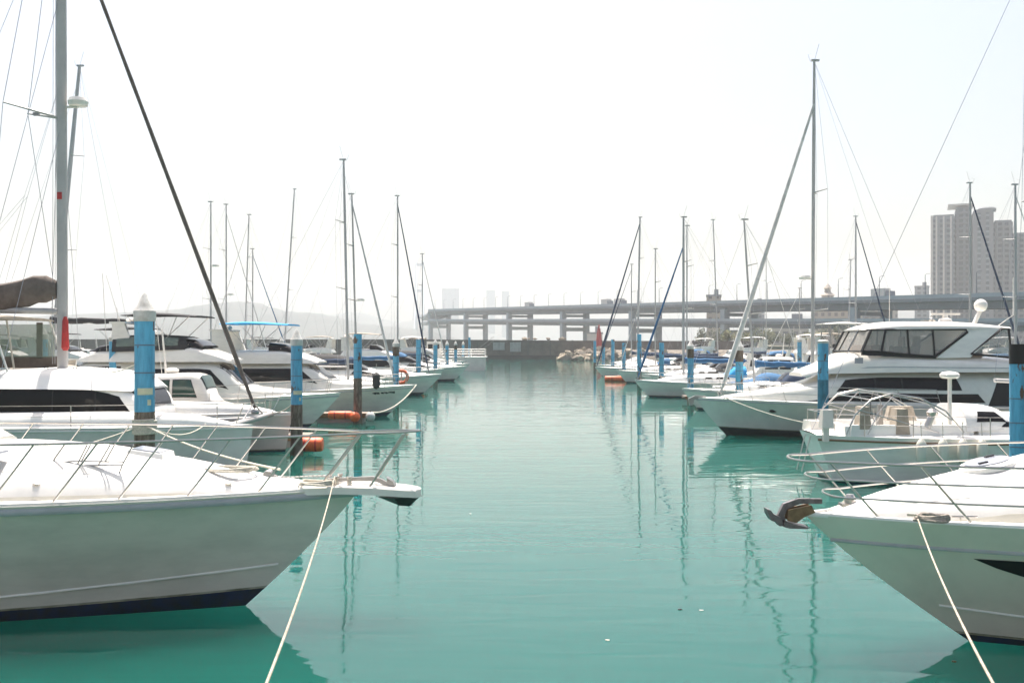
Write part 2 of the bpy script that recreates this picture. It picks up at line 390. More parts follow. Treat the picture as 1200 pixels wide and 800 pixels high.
def pulpit(h, parent, height=0.62, back=1.3, m=STEEL, r=0.014):
    xs = h.L / 2 - back
    for f, nm in ((1.0, 'pulpit'), (0.5, 'pulpit')):
        pts = []
        for sd in (1, -1):
            row = [Vector(h.pt(h.uat(lerp(xs, h.L / 2 - 0.12, i / 6)), 1.0, sd, 0.05)) + Vector((0.1 * f, 0, height * f)) for i in range(7)]
            pts += row if sd == 1 else row[::-1]
        b = MB(); b.tube(pts, r if f == 1 else r * 0.8, 6)
        if f == 1:
            for i in (0, 4, 9, 13):
                b.tube([pts[i] - Vector((0.1, 0, height)), pts[i]], r, 6)
        b.build(nm, m, parent, fix=False, smooth=60)

# ------------------------------------------------------------------ sailing boat
def sailboat(label, mx, y, bx, top, bowdir=-1, L=11.0, B=3.5, hullm=GEL, stripe=None, jib=JGREY, cover=JNAVY, mastm=ALU, rake=0.0, hood=None,
             spr=(0.42, 0.72), mr=0.085, radar=None, zs=1.05, zb=1.3, jr=0.06, jtop=0.95, boomz=None, tw=.7, tr=-.25, group='sailing boats berthed along the channel', name='sailing_boat', covlen=None):
    """mx: world x of the mast foot, bx: world x of the bow, top: masthead height"""
    dist = abs(mx - bx); L = max(L, dist / 0.46)
    cx = bx - bowdir * L / 2
    t = thing(name, label, 'sailing boat', (cx, y, 0), 0 if bowdir > 0 else pi, group)
    h = Hull(L, B, zs, zb, rake=L * 0.1, draft=0.5, sm=0.45, tw=tw, p1=2.1, p0=1.5, wl=0.86, tr=tr, flare=1.2, boot=0.07, bootb=0.04, low=0.06)
    h.build(t, hullm, NAVY, rub=(stripe or RUB), rubh=0.9, rubr=0.03, nu=24)
    h.deck(t, DECK, 0.1, nu=20)
    lm = (mx - cx) * bowdir
    z0 = lerp(zs, zb, 0.5)
    cab = Sup([(-L * 0.14, 0.30 * B, z0 - 0.15, z0 + 0.52), (0, 0.31 * B, z0 - 0.15, z0 + 0.52), (lm + 0.5, 0.27 * B, z0 - 0.1, z0 + 0.42), (lm + 1.9, 0.17 * B, z0 - 0.05, z0 + 0.12)], 4.5, 0.12)
    c = cab.body('cabin', DECK, t, 20, 20)
    for sd in (1, -1):
        for x0, x1 in ((-L * 0.10, -L * 0.01), (L * 0.01, L * 0.06)):
            cab.window(c, sd, (x0, x1, x0 + 0.08, x1 - 0.12, 0.50, 0.70), fr=0.012)
    hb = MB(); hb.box((lm + 0.95, 0, cab.zt(lm + 0.95) + 0.03), (0.55, 0.5, 0.07), tx=0.9, ty=0.9); hb.build('deck_hatch', LAMPGR, t)
    # cockpit coaming + wheel
    b = MB()
    for sd in (1, -1): b.box((-L * 0.29, sd * 0.27 * B, zs + 0.14), (L * 0.28, 0.22, 0.32), tx=0.98, ty=0.7)
    b.box((-L * 0.43, 0, zs + 0.12), (0.25, 0.56 * B, 0.28), ty=0.96); b.build('cockpit_coaming', DECK, t)
    b = MB(); b.lathe((-L * 0.34, 0, zs + 0.75), [(0.42, -0.012), (0.45, 0), (0.42, 0.012)], 16, axis='x', closed=False)
    b.box((-L * 0.34 + 0.12, 0, zs + 0.42), (0.16, 0.22, 0.8), tx=0.7, ty=0.7); b.build('steering_wheel', DSTEEL, t)
    if hood:
        hd = Sup([(-L * 0.15 - 0.7, 0.29 * B, z0 + 0.3, z0 + 1.12), (-L * 0.15 + 0.1, 0.28 * B, z0 + 0.3, z0 + 1.08), (-L * 0.15 + 0.75, 0.26 * B, z0 + 0.35, z0 + 0.5)], 3.2, 0.1)
        s = hd.body('spray_hood', hood, t, 12, 14); hd.top('pane', GLASS, s, -L * 0.15 + 0.2, -L * 0.15 + 0.6, -0.55, 0.55)
    foot = Vector((lm, 0, cab.zt(lm) - 0.03)); head = Vector((lm - rake, 0, top))
    m = MB(); m.tube([foot.lerp(head, i / 8) for i in range(9)], [mr * .86] * 7 + [mr * 0.75, mr * 0.6], 8, flat=0.75)
    mo = m.build('mast', mastm, t, fix=False, smooth=60)
    b = MB(); b.box(tuple(head + Vector((-0.05, 0, 0.05))), (0.42, 0.12, 0.10)); b.tube([head, head + Vector((-0.25, 0, 0.9))], 0.01, 4)
    b.tube([head + Vector((0.2, 0, 0)), head + Vector((0.32, 0, 0.35)), head + Vector((0.1, 0, 0.4))], 0.01, 4); b.build('masthead_fitting', mastm, mo)
    bw = Vector((h.L / 2 - 0.25, 0, zb + 0.05)); ja = foot.lerp(head, jtop)
    for f in spr:
        p = foot.lerp(head, f); w = B * 0.30 * (1.1 - f * 0.5)
        for sd in (1, -1):
            T('spreader', mastm, mo, [p, p + Vector((-0.45, sd * w, 0.08))], [0.04, 0.025])
    for sd in (1, -1):
        pts = [Vector(h.pt(h.uat(lm - 0.35), 1.0, sd, 0.1))]
        for f in spr: pts.append(foot.lerp(head, f) + Vector((-0.45, sd * B * 0.30 * (1.1 - f * 0.5), 0.08)))
        T('shroud', WIRE, t, pts + [head], 0.007, 4)
        T('shroud', WIRE, t, [pts[0] + Vector((0.4, 0, 0)), foot.lerp(head, spr[0])], 0.006, 4)
    T('backstay', WIRE, t, [head, Vector((-L / 2 + 0.1, 0, zs))], 0.008, 4)
    if jib:
        path = [bw.lerp(ja, i / 14) for i in range(15)]
        T('furled_jib', jib, t, path, [jr * 0.5, jr * 0.9] + [jr * (1.15 - 0.6 * i / 12) for i in range(13)], 8)
        dr = MB(); dr.lathe(tuple(bw + Vector((0.02, 0, 0.08))), [(0.09, -0.05), (0.1, 0), (0.09, 0.06)], 10); dr.build('furling_drum', DSTEEL, t)
    else: T('forestay', WIRE, t, [bw, ja], 0.009, 4)
    bl = covlen or min(L * 0.42, lm + L / 2 - 1.0)
    bz = boomz or foot.z + 0.95
    bo = T('boom', mastm, t, [(lm - 0.1, 0, bz), (lm - bl, 0, bz + 0.08)], 0.06, 8)
    if cover:
        n = 12; pts = [(lm - 0.06 - (bl - 0.2) * i / n, 0.02 * sin(i * 2.1), bz + 0.16 - 0.05 * i / n + 0.02 * sin(i * 1.7)) for i in range(n + 1)]
        T('sail_cover', cover, bo, pts, [0.26] + [0.20 - 0.006 * i + 0.012 * sin(i * 2.7) for i in range(n - 1)] + [0.09], 8, flat=0.72)
    T('topping_lift', WIRE, t, [(lm - bl, 0, bz + 0.1), tuple(head)], 0.005, 4)
    if radar:
        p = foot.lerp(head, radar)
        b = MB(); b.lathe((p.x + 0.42, 0, p.z), [(0.05, -0.06), (0.27, -0.05), (0.30, 0.05), (0.26, 0.14), (0.05, 0.19)], 14); b.box((p.x + 0.2, 0, p.z - 0.04), (0.36, 0.08, 0.05)); b.build('radar_dome', GEL, mo)
    pulpit(h, t)
    lifelines(h, t, [-L * 0.46, -L * 0.3, -L * 0.14, L * 0.02, L * 0.18, L * 0.34])
    b = MB(); pts = [Vector(h.pt(u, 1.0, sd, 0.06)) + Vector((0, 0, 0.62)) for sd, u in ((1, 0.10), (1, 0.02))] + [Vector(h.pt(u, 1.0, sd, 0.06)) + Vector((0, 0, 0.62)) for sd, u in ((-1, 0.02), (-1, 0.10))]
    b.tube(pts, 0.013, 6)
    for p in pts: b.tube([p, p - Vector((0, 0, 0.62))], 0.013, 6)
    b.build('stern_rail', STEEL, t, fix=False)
    return t, h

# ------------------------------------------------------------------ motor boats (three everyday kinds)
def motorboat(label, bx, y, bowdir, L, B, style='cruiser', hullm=GEL, zs=1.0, zb=1.5, glass=GLASS, canvas=None, bottom=NAVY, name='motor_yacht', cat='motor boat', stripe=None, radar=True, group='motor boats berthed along the channel', hc=1.5):
    cx = bx - bowdir * L / 2
    t = thing(name, label, cat, (cx, y, 0), 0 if bowdir > 0 else pi, group)
    h = Hull(L, B, zs, zb, rake=L * 0.13, draft=0.5, sm=0.42, tw=0.9, p1=2.3, p0=1.4, wl=0.82, flare=1.5)
    h.build(t, hullm, bottom, rub=stripe or RUB, rubh=0.9, nu=24); h.deck(t, DECK, 0.1, nu=20)
    zm = lerp(zs, zb, 0.35)
    if style == 'flybridge':
        lo = Sup([(-L * .30, B * .42, zs - .1, zm + hc), (-L * .02, B * .42, zm - .15, zm + hc), (L * .06, B * .40, zm - .1, zm + hc - .15), (L * .17, B * .36, zm, zm + .55), (L * .33, B * .2, zb - .15, zb + .12)], 6, .1)
        c = lo.body('cabin', GELW, t)
        for sd in (1, -1): lo.window(c, sd, (-L * .27, L * .10, -L * .24, L * .03, .42, .80), glass)
        lo.screen(c, L * .055, L * .15, -.86, .86, glass)
        zo = zm; zm = zm + hc - 1.5
        fl = Sup([(-L * .34, B * .42, zm + 1.46, zm + 1.58), (-L * .30, B * .42, zm + 1.46, zm + 2.15), (-L * .06, B * .40, zm + 1.46, zm + 2.2), (L * .02, B * .37, zm + 1.46, zm + 1.95), (L * .1, B * .30, zm + 1.46, zm + 1.56)], 7, .06)
        f = fl.body('flybridge', GEL, t)
        b = MB(); b.tube([(-L * .05 + .1 * 0, sd * B * .36, zm + 2.25) for sd in (-1, -.5, 0, .5, 1)], .02); b.build('windshield_rail', STEEL, f)
        sc_ = Sup([(-L * .10, B * .36, zm + 2.15, zm + 2.6), (-L * .04, B * .35, zm + 2.15, zm + 2.5), (0, B * .32, zm + 2.1, zm + 2.2)], 5, .1); sc_.body('fly_screen', glass, f, 8, 12)
        if canvas:
            bi = Sup([(-L * .30, B * .38, zm + 3.55, zm + 3.62), (-L * .2, B * .40, zm + 3.58, zm + 3.72), (-L * .02, B * .38, zm + 3.50, zm + 3.58)], 3, 0)
            bm_ = bi.body('bimini', canvas, t, 10, 12)
            for sd in (1, -1):
                for x0, x1 in ((-L * .17, -L * .28), (-L * .17, -L * .04), (-L * .22, -L * .17)):
                    T('bimini_support', STEEL, bm_, [(x0, sd * B * .37, zm + 2.1), (x1, sd * B * .36, zm + 3.58)], .018)
        b = MB()
        for sd in (1, -1): b.prism([(-L * .33, zm + 2.0), (-L * .25, zm + 2.0), (-L * .285, zm + 3.2), (-L * .33, zm + 3.2)], sd * B * .38, sd * B * .33)
        b.box((-L * .31, 0, zm + 3.24), (L * .06, B * .78, .09)); a = b.build('radar_arch', GEL, t)
        if radar:
            b = MB(); b.lathe((-L * .31, .3, zm + 3.29), [(.05, 0), (.28, .02), (.3, .12), (.2, .22)], 12); b.build('radar_dome', GEL, a)
        T('antenna', GEL, a, [(-L * .31, -B * .3, zm + 3.25), (-L * .36, -B * .32, zm + 5.4)], .014, 5)
        zm = zo
    elif style == 'cruiser':
        lo = Sup([(-L * .22, B * .42, zm - .1, zm + .8), (-L * .02, B * .42, zm - .1, zm + .95), (L * .10, B * .39, zm - .05, zm + .62), (L * .24, B * .3, zm + .05, zm + .4), (L * .4, B * .12, zb - .1, zb + .06)], 4, .1)
        c = lo.body('cabin', DECK, t)
        for sd in (1, -1): lo.window(c, sd, (-L * .05, L * .16, -L * .02, L * .10, .35, .65), glass)
        ws = Sup([(-L * .16, B * .40, zm + .7, zm + 1.35), (-L * .06, B * .39, zm + .75, zm + 1.3), (L * .06, B * .33, zm + .55, zm + .72)], 5, .12)
        w = ws.body('windscreen', glass, t, 12, 14, cap=False)
        if canvas:
            ca = Sup([(-L * .40, B * .39, zs + .35, zm + 1.5), (-L * .26, B * .40, zs + .4, zm + 1.85), (-L * .12, B * .38, zm + 1.25, zm + 1.75), (-L * .06, B * .36, zm + 1.28, zm + 1.38)], 4, .1)
            cc = ca.body('canopy', canvas, t, 12, 14)
            for sd in (1, -1): ca.side('pane', CLEAR if False else GLASS, cc, sd, (-L * .36, -L * .24, -L * .36, -L * .24, .35, .75))
        b = MB()
        for sd in (1, -1): b.prism([(-L * .30, zs + .1), (-L * .22, zs + .1), (-L * .30, zm + 1.9), (-L * .34, zm + 1.9)], sd * B * .45, sd * B * .40)
        b.box((-L * .32, 0, zm + 1.93), (L * .05, B * .92, .08)); a = b.build('radar_arch', GEL, t)
        T('antenna', GEL, a, [(-L * .32, B * .3, zm + 1.95), (-L * .38, B * .3, zm + 3.6)], .012, 5)
    elif style == 'covered':
        co = Sup([(-L * .47, B * .46, zs - .05, zs + .35), (-L * .2, B * .47, zs - .05, zs + .75), (L * .02, B * .44, zm - .05, zm + .95), (L * .18, B * .36, zm, zm + .45), (L * .38, B * .14, zb - .1, zb + .08)], 2.4, .1)
        co.body('boat_cover', canvas or WCANV, t, 16, 16)
        b = MB(); b.box((-L * .53, 0, zs + .1), (.45, .42, .7), tx=.8, ty=.8); b.box((-L * .54, 0, zs - .5), (.2, .16, .7)); b.build('outboard_motor', BLACK, t)
    else:   # pilothouse fishing boat
        lo = Sup([(-L * .12, B * .36, zm - .1, zm + 1.75), (L * .08, B * .35, zm - .1, zm + 1.8), (L * .14, B * .33, zm - .05, zm + 1.7), (L * .2, B * .3, zm, zm + .7), (L * .38, B * .12, zb - .1, zb + .1)], 7, .08)
        c = lo.body('pilothouse', GEL, t)
        for sd in (1, -1):
            lo.window(c, sd, (-L * .09, L * .0, -L * .09, L * .0, .5, .85), glass); lo.window(c, sd, (L * .02, L * .13, L * .02, L * .10, .5, .85), glass)
        lo.screen(c, L * .142, L * .172, -.85, .85, glass)
        T('signal_mast', GEL, t, [(-L * .05, 0, zm + 1.75), (-L * .07, 0, zm + 3.6)], [.05, .03])
        b = MB(); b.lathe((-L * .02, 0, zm + 1.8), [(.05, 0), (.26, .02), (.28, .12), (.15, .2)], 12); b.build('radar_dome', GEL, t)
        T('antenna', GEL, t, [(-L * .1, B * .25, zm + 1.75), (-L * .13, B * .25, zm + 4.2)], .012, 5)
    rail_set(h, t, [L * .02, L * .14, L * .26, L * .37, L * .45], .62, .12, inset=.1, r=.018)
    b = MB(); b.box((-L * .49, 0, zs - .35), (.7, B * .8, .07)); b.build('swim_platform', DECK, t)
    return t, h

# ================================================================== SETTING
def water():
    m = bpy.data.materials.new('harbour_water'); m.use_nodes = True
    nt = m.node_tree; N = nt.nodes; L = nt.links; b = N['Principled BSDF']
    b.inputs['Base Color'].default_value = (0.005, 0.080, 0.064, 1); b.inputs['Roughness'].default_value = 0.03
    b.inputs['IOR'].default_value = 1.33
    b.inputs['Subsurface Weight'].default_value = 1.0; b.inputs['Subsurface Radius'].default_value = (4.0, 5.0, 5.0); b.inputs['Subsurface Scale'].default_value = 6.0
    tc = N.new('ShaderNodeTexCoord')
    hs = None
    for scl, st, dist, det in (((0.12, 0.45, 1), 1.0, 0.020, 1), ((0.55, 2.1, 1), 1.0, 0.0100, 1.2), ((2.2, 5.0, 1), 1.0, 0.0007, 0)):
        mp = N.new('ShaderNodeMapping'); mp.inputs['Scale'].default_value = scl; mp.inputs['Rotation'].default_value = (0, 0, 0.12 + scl[0] * .1)
        L.new(tc.outputs['Object'], mp.inputs['Vector'])
        n = N.new('ShaderNodeTexNoise'); n.inputs['Scale'].default_value = 1.0; n.inputs['Detail'].default_value = det; n.inputs['Distortion'].default_value = 0.6
        L.new(mp.outputs['Vector'], n.inputs['Vector'])
        k = N.new('ShaderNodeMath'); k.operation = 'MULTIPLY'; k.inputs[1].default_value = dist; L.new(n.outputs['Fac'], k.inputs[0])
        if hs is None: hs = k
        else:
            a = N.new('ShaderNodeMath'); a.operation = 'ADD'; L.new(hs.outputs[0], a.inputs[0]); L.new(k.outputs[0], a.inputs[1]); hs = a
    bp = N.new('ShaderNodeBump'); bp.inputs['Strength'].default_value = 1.0; bp.inputs['Distance'].default_value = 1.0
    L.new(hs.outputs[0], bp.inputs['Height']); L.new(bp.outputs['Normal'], b.inputs['Normal'])
    mb = MB(); xs = [-2300, -300, -60, 60, 300, 2300]; ys = [-150, 0, 60, 250, 900, 2800]
    mb.grid([[(x, y, 0) for x in xs] for y in ys])
    struct(mb.build('water', m, None, smooth=0))
water()

def hills():
    for nm, y0, pts in (('hill_ridge', 1250, [(-1700, 60), (-1250, 84), (-1000, 96), (-850, 116), (-740, 92), (-640, 84), (-560, 66), (-430, 48), (-330, 34), (-200, 4)]),
                        ('hill_ridge', 1900, [(-1800, 60), (-1100, 74), (-860, 82), (-700, 86), (-560, 98), (-430, 66), (-330, 78), (-200, 44), (-60, 16), (100, 6)]),
                        ('hill_ridge', 1500, [(260, 4), (420, 46), (620, 62), (850, 90), (1200, 84), (1700, 50)])):
        pts = [(p[0] * (.556 if y0 == 1250 else .717 if y0 == 1900 else 1), p[1] * (.575 if y0 == 1250 else .72 if y0 == 1900 else 1)) for p in pts]
        f = pchip([p[0] for p in pts], [p[1] for p in pts]); b = MB(); g = []; rnd = random.Random(y0); N_ = 70
        for j in range(8):
            row = []
            for i in range(N_ + 1):
                x = lerp(pts[0][0], pts[-1][0], i / N_); k = sin(pi * (0.06 + 0.9 * j / 7) * 0.55) if j < 7 else 1
                row.append((x + 30 * j * (0 if j == 0 else 1) * 0.3, y0 + j * 45, -2 if j == 0 else f(x) * k + rnd.uniform(-2, 2)))
            g.append(row)
        b.grid(g); struct(b.build(nm, HILLM, None, smooth=80))
hills()

# quay the photographer stands on
b = MB(); b.box((0, -3.6, 0.1), (80, 13.2, 4.2)); struct(b.build('quay', mat('quay_concrete', (0.50, 0.46, 0.40), 0.9, var=0.2, vscale=0.8), None, smooth=0))

# far shore behind the breakwater
b = MB(); b.box((160, 520, 0.4), (420, 420, 5.2)); struct(b.build('shore_ground', mat('shore_soil', (0.16, 0.14, 0.11), 0.95, vscale=0.05, col2=(0.10, 0.11, 0.06)), None, smooth=0))
def breakwater():
    t = thing('breakwater_wall', 'long brown concrete breakwater wall closing the harbour', 'wall', (0, 247, 0))
    b = MB(); b.prism([(-170, -2), (60, -2), (60, 4.5), (22, 4.6), (-24, 4.95), (-170, 5.0)], 0, 7); b.build('wall', CONC, t, smooth=0)
    b = MB(); b.box((-55, -.1, .25), (230, 0.6, 1.5)); b.build('tide_line', mat('tide_dark', (0.05, 0.045, 0.04), .9, var=.3, vscale=.4), t, smooth=0)
    for x in [-150, -128, -106, -84, -64, -46, -30, -17, -8.5, 0.2, 4.0, 9.5, 15, 30, 45]:
        b = MB(); b.box((x, -.05, 2.6), (.35, .3, 4.3)); b.build('pilaster', mat('joint_dark', (0.10, 0.09, 0.08), .9), t, smooth=0)
    for u0, u1, v0, v1 in ((578, 591, 401, 410), (598, 610, 401, 412)):
        y = 246.7; x0, x1, z0, z1 = X(u0, y), X(u1, y), Z(v1, y), Z(v0, y)
        b = MB(); b.box(((x0 + x1) / 2, -.12, (z0 + z1) / 2), (x1 - x0, .2, z1 - z0)); f = b.build('notice_panel', mat('panel_pale', (0.33, 0.32, 0.31), .8, var=.25, vscale=.8), t, smooth=0)
        b = MB()
        for k in range(4): b.box((lerp(x0, x1, k / 3), -.24, (z0 + z1) / 2), (.1, .06, z1 - z0))
        b.build('panel_frame', CONCL, f, smooth=0)
    b = MB()
    for k in range(9): b.box((X(562, 246) + k * .42, -.3, 1.9 + k * .33), (.5, .5, .1))
    b.tube([(X(562, 246), -.5, 2.9), (X(562, 246) + 3.6, -.5, 5.7)], .05, 5); b.build('stair', DSTEEL, t, smooth=0)
breakwater()

def boulder_mesh(seed):
    rnd = random.Random(seed); import bmesh
    bm = bmesh.new(); bmesh.ops.create_icosphere(bm, subdivisions=2, radius=1)
    dirs = [(Vector((rnd.uniform(-1, 1), rnd.uniform(-1, 1), rnd.uniform(-1, 1))).normalized(), rnd.uniform(.38, .72)) for _ in range(11)]
    for v in bm.verts:
        for d, k in dirs:
            e = v.co.dot(d) - k
            if e > 0: v.co -= d * e
        v.co.x *= 1.3; v.co.z *= .75
    me = bpy.data.meshes.new('boulder'); bm.to_mesh(me); bm.free(); me.materials.append(ROCK if seed % 3 else ROCKD); return me
BM = [boulder_mesh(i) for i in range(7)]
rnd = random.Random(5)
n = 0
for k in range(135):
    u = rnd.uniform(655, 735) if k < 95 else rnd.uniform(735, 1010); yy = rnd.uniform(228, 243); f = clamp((u - 652) / 18)
    o = bpy.data.objects.new('boulder', BM[k % 7]); COL.objects.link(o)
    sc_ = rnd.uniform(.7, 1.5); o.location = (X(u, yy), yy, rnd.uniform(0, 2.6) * f * clamp((yy - 226) / 12 + .15)); o.scale = (sc_, sc_ * rnd.uniform(.7, 1), sc_)
    o.rotation_euler = (rnd.uniform(-.6, .6), rnd.uniform(-.6, .6), rnd.uniform(0, 6))
    tag(o, 'angular tan boulder in the rock armour heaped against the breakwater wall', 'boulder', 'rock armour boulders')
rockbase = Sup([(X(652, 238), 3, -1, .2), (X(665, 238), 6, -1, 1.4), (X(730, 238), 8, -1, 2.4), (90, 8, -1, 2.4)], 2.0, 0)
o = rockbase.body('rock_slope', ROCKD, None); o.location = (0, 240, 0); struct(o)
for k in range(26):
    u = rnd.choice([rnd.uniform(612, 632), rnd.uniform(640, 665), rnd.uniform(480, 500), rnd.uniform(100, 300)]); yy = rnd.uniform(249, 252)
    o = bpy.data.objects.new('boulder', BM[(k * 3) % 7]); COL.objects.link(o); s_ = rnd.uniform(.45, .8); o.scale = (s_ * 1.3, s_, s_)
    o.location = (X(u, yy), yy, 5.1); o.rotation_euler = (0, 0, rnd.uniform(0, 6))
    tag(o, 'rough brown stone lying on top of the breakwater wall', 'stone', 'stones on the breakwater top')

# red beacon
t = thing('beacon_tower', 'small red conical beacon tower behind the rock heap', 'beacon', (X(702, 246), 246, 2.2))
b = MB(); b.lathe((0, 0, 0), [(.75, 0), (.72, 2.2), (.55, 4.2), (.34, 5.3)], 14); b.build('tower', REDW, t)
b = MB(); b.lathe((0, 0, 5.3), [(.5, 0), (.5, .12)], 12); b.lathe((0, 0, 5.42), [(.2, 0), (.2, .7), (.02, 1.0)], 10); b.build('lantern', REDW, t)

# ------------------------------------------------------------------ bridge
def bridge():
    t = thing('double_deck_bridge', 'long grey double deck road bridge on twin leg piers crossing the haze', 'bridge', (0, 0, 0))
    B0 = lambda k: Vector((-28.3 + 26.2 * k, 600 - 60 * k, 0))
    ks = [-9, -6, -4, -3, -2, -1, -.5] + [i * .5 for i in range(0, 19)]
    pts = []
    for k in ks:
        p = B0(k)
        if k < -1: p = Vector((-54.5 + (k + 1) * 5.0 - .18 * (k + 1) ** 2, 660 - 62 * (k + 1), 0))
        pts.append((p, 24.0 - 1.42 * k if k >= -1 else 25.4 + (-1 - k) * 1.0))
    W = 15.5
    def strip(name, dz, depth, m, extra=0.0, w0=0.0, w1=W):
        b = MB(); g = []
        for i, (p, zt) in enumerate(pts):
            a = pts[max(0, i - 1)][0]; c = pts[min(len(pts) - 1, i + 1)][0]; d = (c - a).normalized(); nn = Vector((-d.y, d.x, 0)); nn = nn if nn.x > 0 else -nn
            q0 = p + nn * (w0 - 1.2); q1 = p + nn * (w1 + 1.2); z = zt + dz
            if extra: g.append([(q0.x, q0.y, z), (q0.x, q0.y, z + extra), (q0.x + .25, q0.y, z + extra), (q0.x + .25, q0.y, z)])
            else:
                e0 = p + nn * (w0 + .8); e1 = p + nn * (w1 - .8)
                g.append([(q0.x, q0.y, z), (q0.x, q0.y, z - .9), (e0.x, e0.y, z - 1.2), (e0.x, e0.y, z - depth), (e1.x, e1.y, z - depth), (e1.x, e1.y, z - 1.2), (q1.x, q1.y, z - .9), (q1.x, q1.y, z)])
        b.grid(g, closeu=True); b.build(name, m, t, smooth=30)
    strip('upper_deck', 0, 2.9, BRG); strip('lower_deck', -6.4, 2.3, BRG)
    strip('parapet', 0.02, 0, BRP, 1.0); strip('parapet', -6.38, 0, BRP, 0.9)
    d = Vector((.4, -.917, 0)); nn = Vector((.917, .4, 0))
    for k in range(-1, 8):
        p = B0(k); zt = 24.0 - 1.42 * k
        b = MB()
        for w in (0.6, 13.2):
            q = p + nn * w; b.box((q.x, q.y, (zt - 4) / 2 - 1 + 1.5), (2.3, 2.6, zt - 1.2), rz=math.atan2(nn.y, nn.x))
        for zc, hh in ((zt - 9.6 - .9, 1.8), (zt - 4.0, 1.2)):
            q = p + nn * 6.9; b.box((q.x, q.y, zc), (12.4, 2.2, hh), rz=math.atan2(nn.y, nn.x))
        b.build('pier', BRP, t, smooth=0)
    # lamps on the parapet, lorries on the deck
    lamp = None
    for i in range(26):
        k = -.8 + i * .26; p = B0(k) + nn * (-.9); zt = 24 - 1.42 * k
        if lamp is None:
            lamp = thing('street_lamp', 'slim grey lamp post standing on the bridge parapet', 'street lamp', (0, 0, 0), 0, 'lamp posts along the bridge')
            T('post', BRG, lamp, [(0, 0, 0), (0, 0, 5.5)], [.13, .08]); b = MB(); b.tube([(0, 0, 5.5), (.5, .2, 5.9), (1.6, .6, 6.0)], .07, 5); b.build('lamp_arm', BRG, lamp)
            l = lamp
        else: l = copy_tree(lamp)
        l.location = (p.x, p.y, zt + .9)
    for k, nm in ((1.35, 'first'), (2.62, 'second'), (2.8, 'third'), (5.15, 'fourth')):
        p = B0(k) + nn * 2.2; zt = 24 - 1.42 * k
        v = thing('lorry', {1.35: 'box lorry on the bridge far left above the water gap', 2.62: 'box lorry on the bridge just left of the red beacon', 2.8: 'box lorry close behind another lorry on the bridge', 5.15: 'box lorry on the bridge beside the tall right hand mast'}[k], 'lorry', (p.x, p.y, zt + .02), math.atan2(-.917, .4), 'lorries on the bridge')
        b = MB(); b.box((-.8, 0, 2.0), (5.5, 2.3, 2.6)); b.build('cargo_box', WALLP, v, smooth=0)
        b = MB(); b.box((3.0, 0, 1.5), (1.8, 2.2, 1.9), tx=.8); b.build('cab', WALLG, v, smooth=0)
        for x in (-2.4, 2.8):
            for s_ in (-1, 1):
                b = MB(); b.lathe((x, s_ * 1.0, .48), [(.48, -.14), (.48, .14)], 12, axis='y'); b.build('wheel', RUBBER, v)
bridge()
# suspension tower far behind
def susp(u, y, zt, lab):
    t = thing('suspension_tower', lab, 'tower', (X(u, y), y, 0))
    b = MB()
    for s_ in (-1, 1): b.box((s_ * 7, 0, zt / 2), (4, 5, zt), tx=.8)
    for z in (zt * .35, zt * .65, zt * .96): b.box((0, 0, z), (12, 4, 5))
    b.build('portal', BRP, t, smooth=0)
    for s_ in (-1, 1): T('main_cable', BRP, t, [(s_ * 7, 0, zt), (s_ * 7 - 20, 160, zt * .55), (s_ * 7 - 40, 330, zt * .3), (s_ * 7 - 60, 480, zt * .28)], .9)
    for s_ in (-1, 1): T('main_cable', BRP, t, [(s_ * 7, 0, zt), (s_ * 7 + 15, -160, zt * .5), (s_ * 7 + 25, -300, 28)], .9)
susp(492, 2000, 168, 'faint suspension bridge tower lost in the haze left of the bridge')

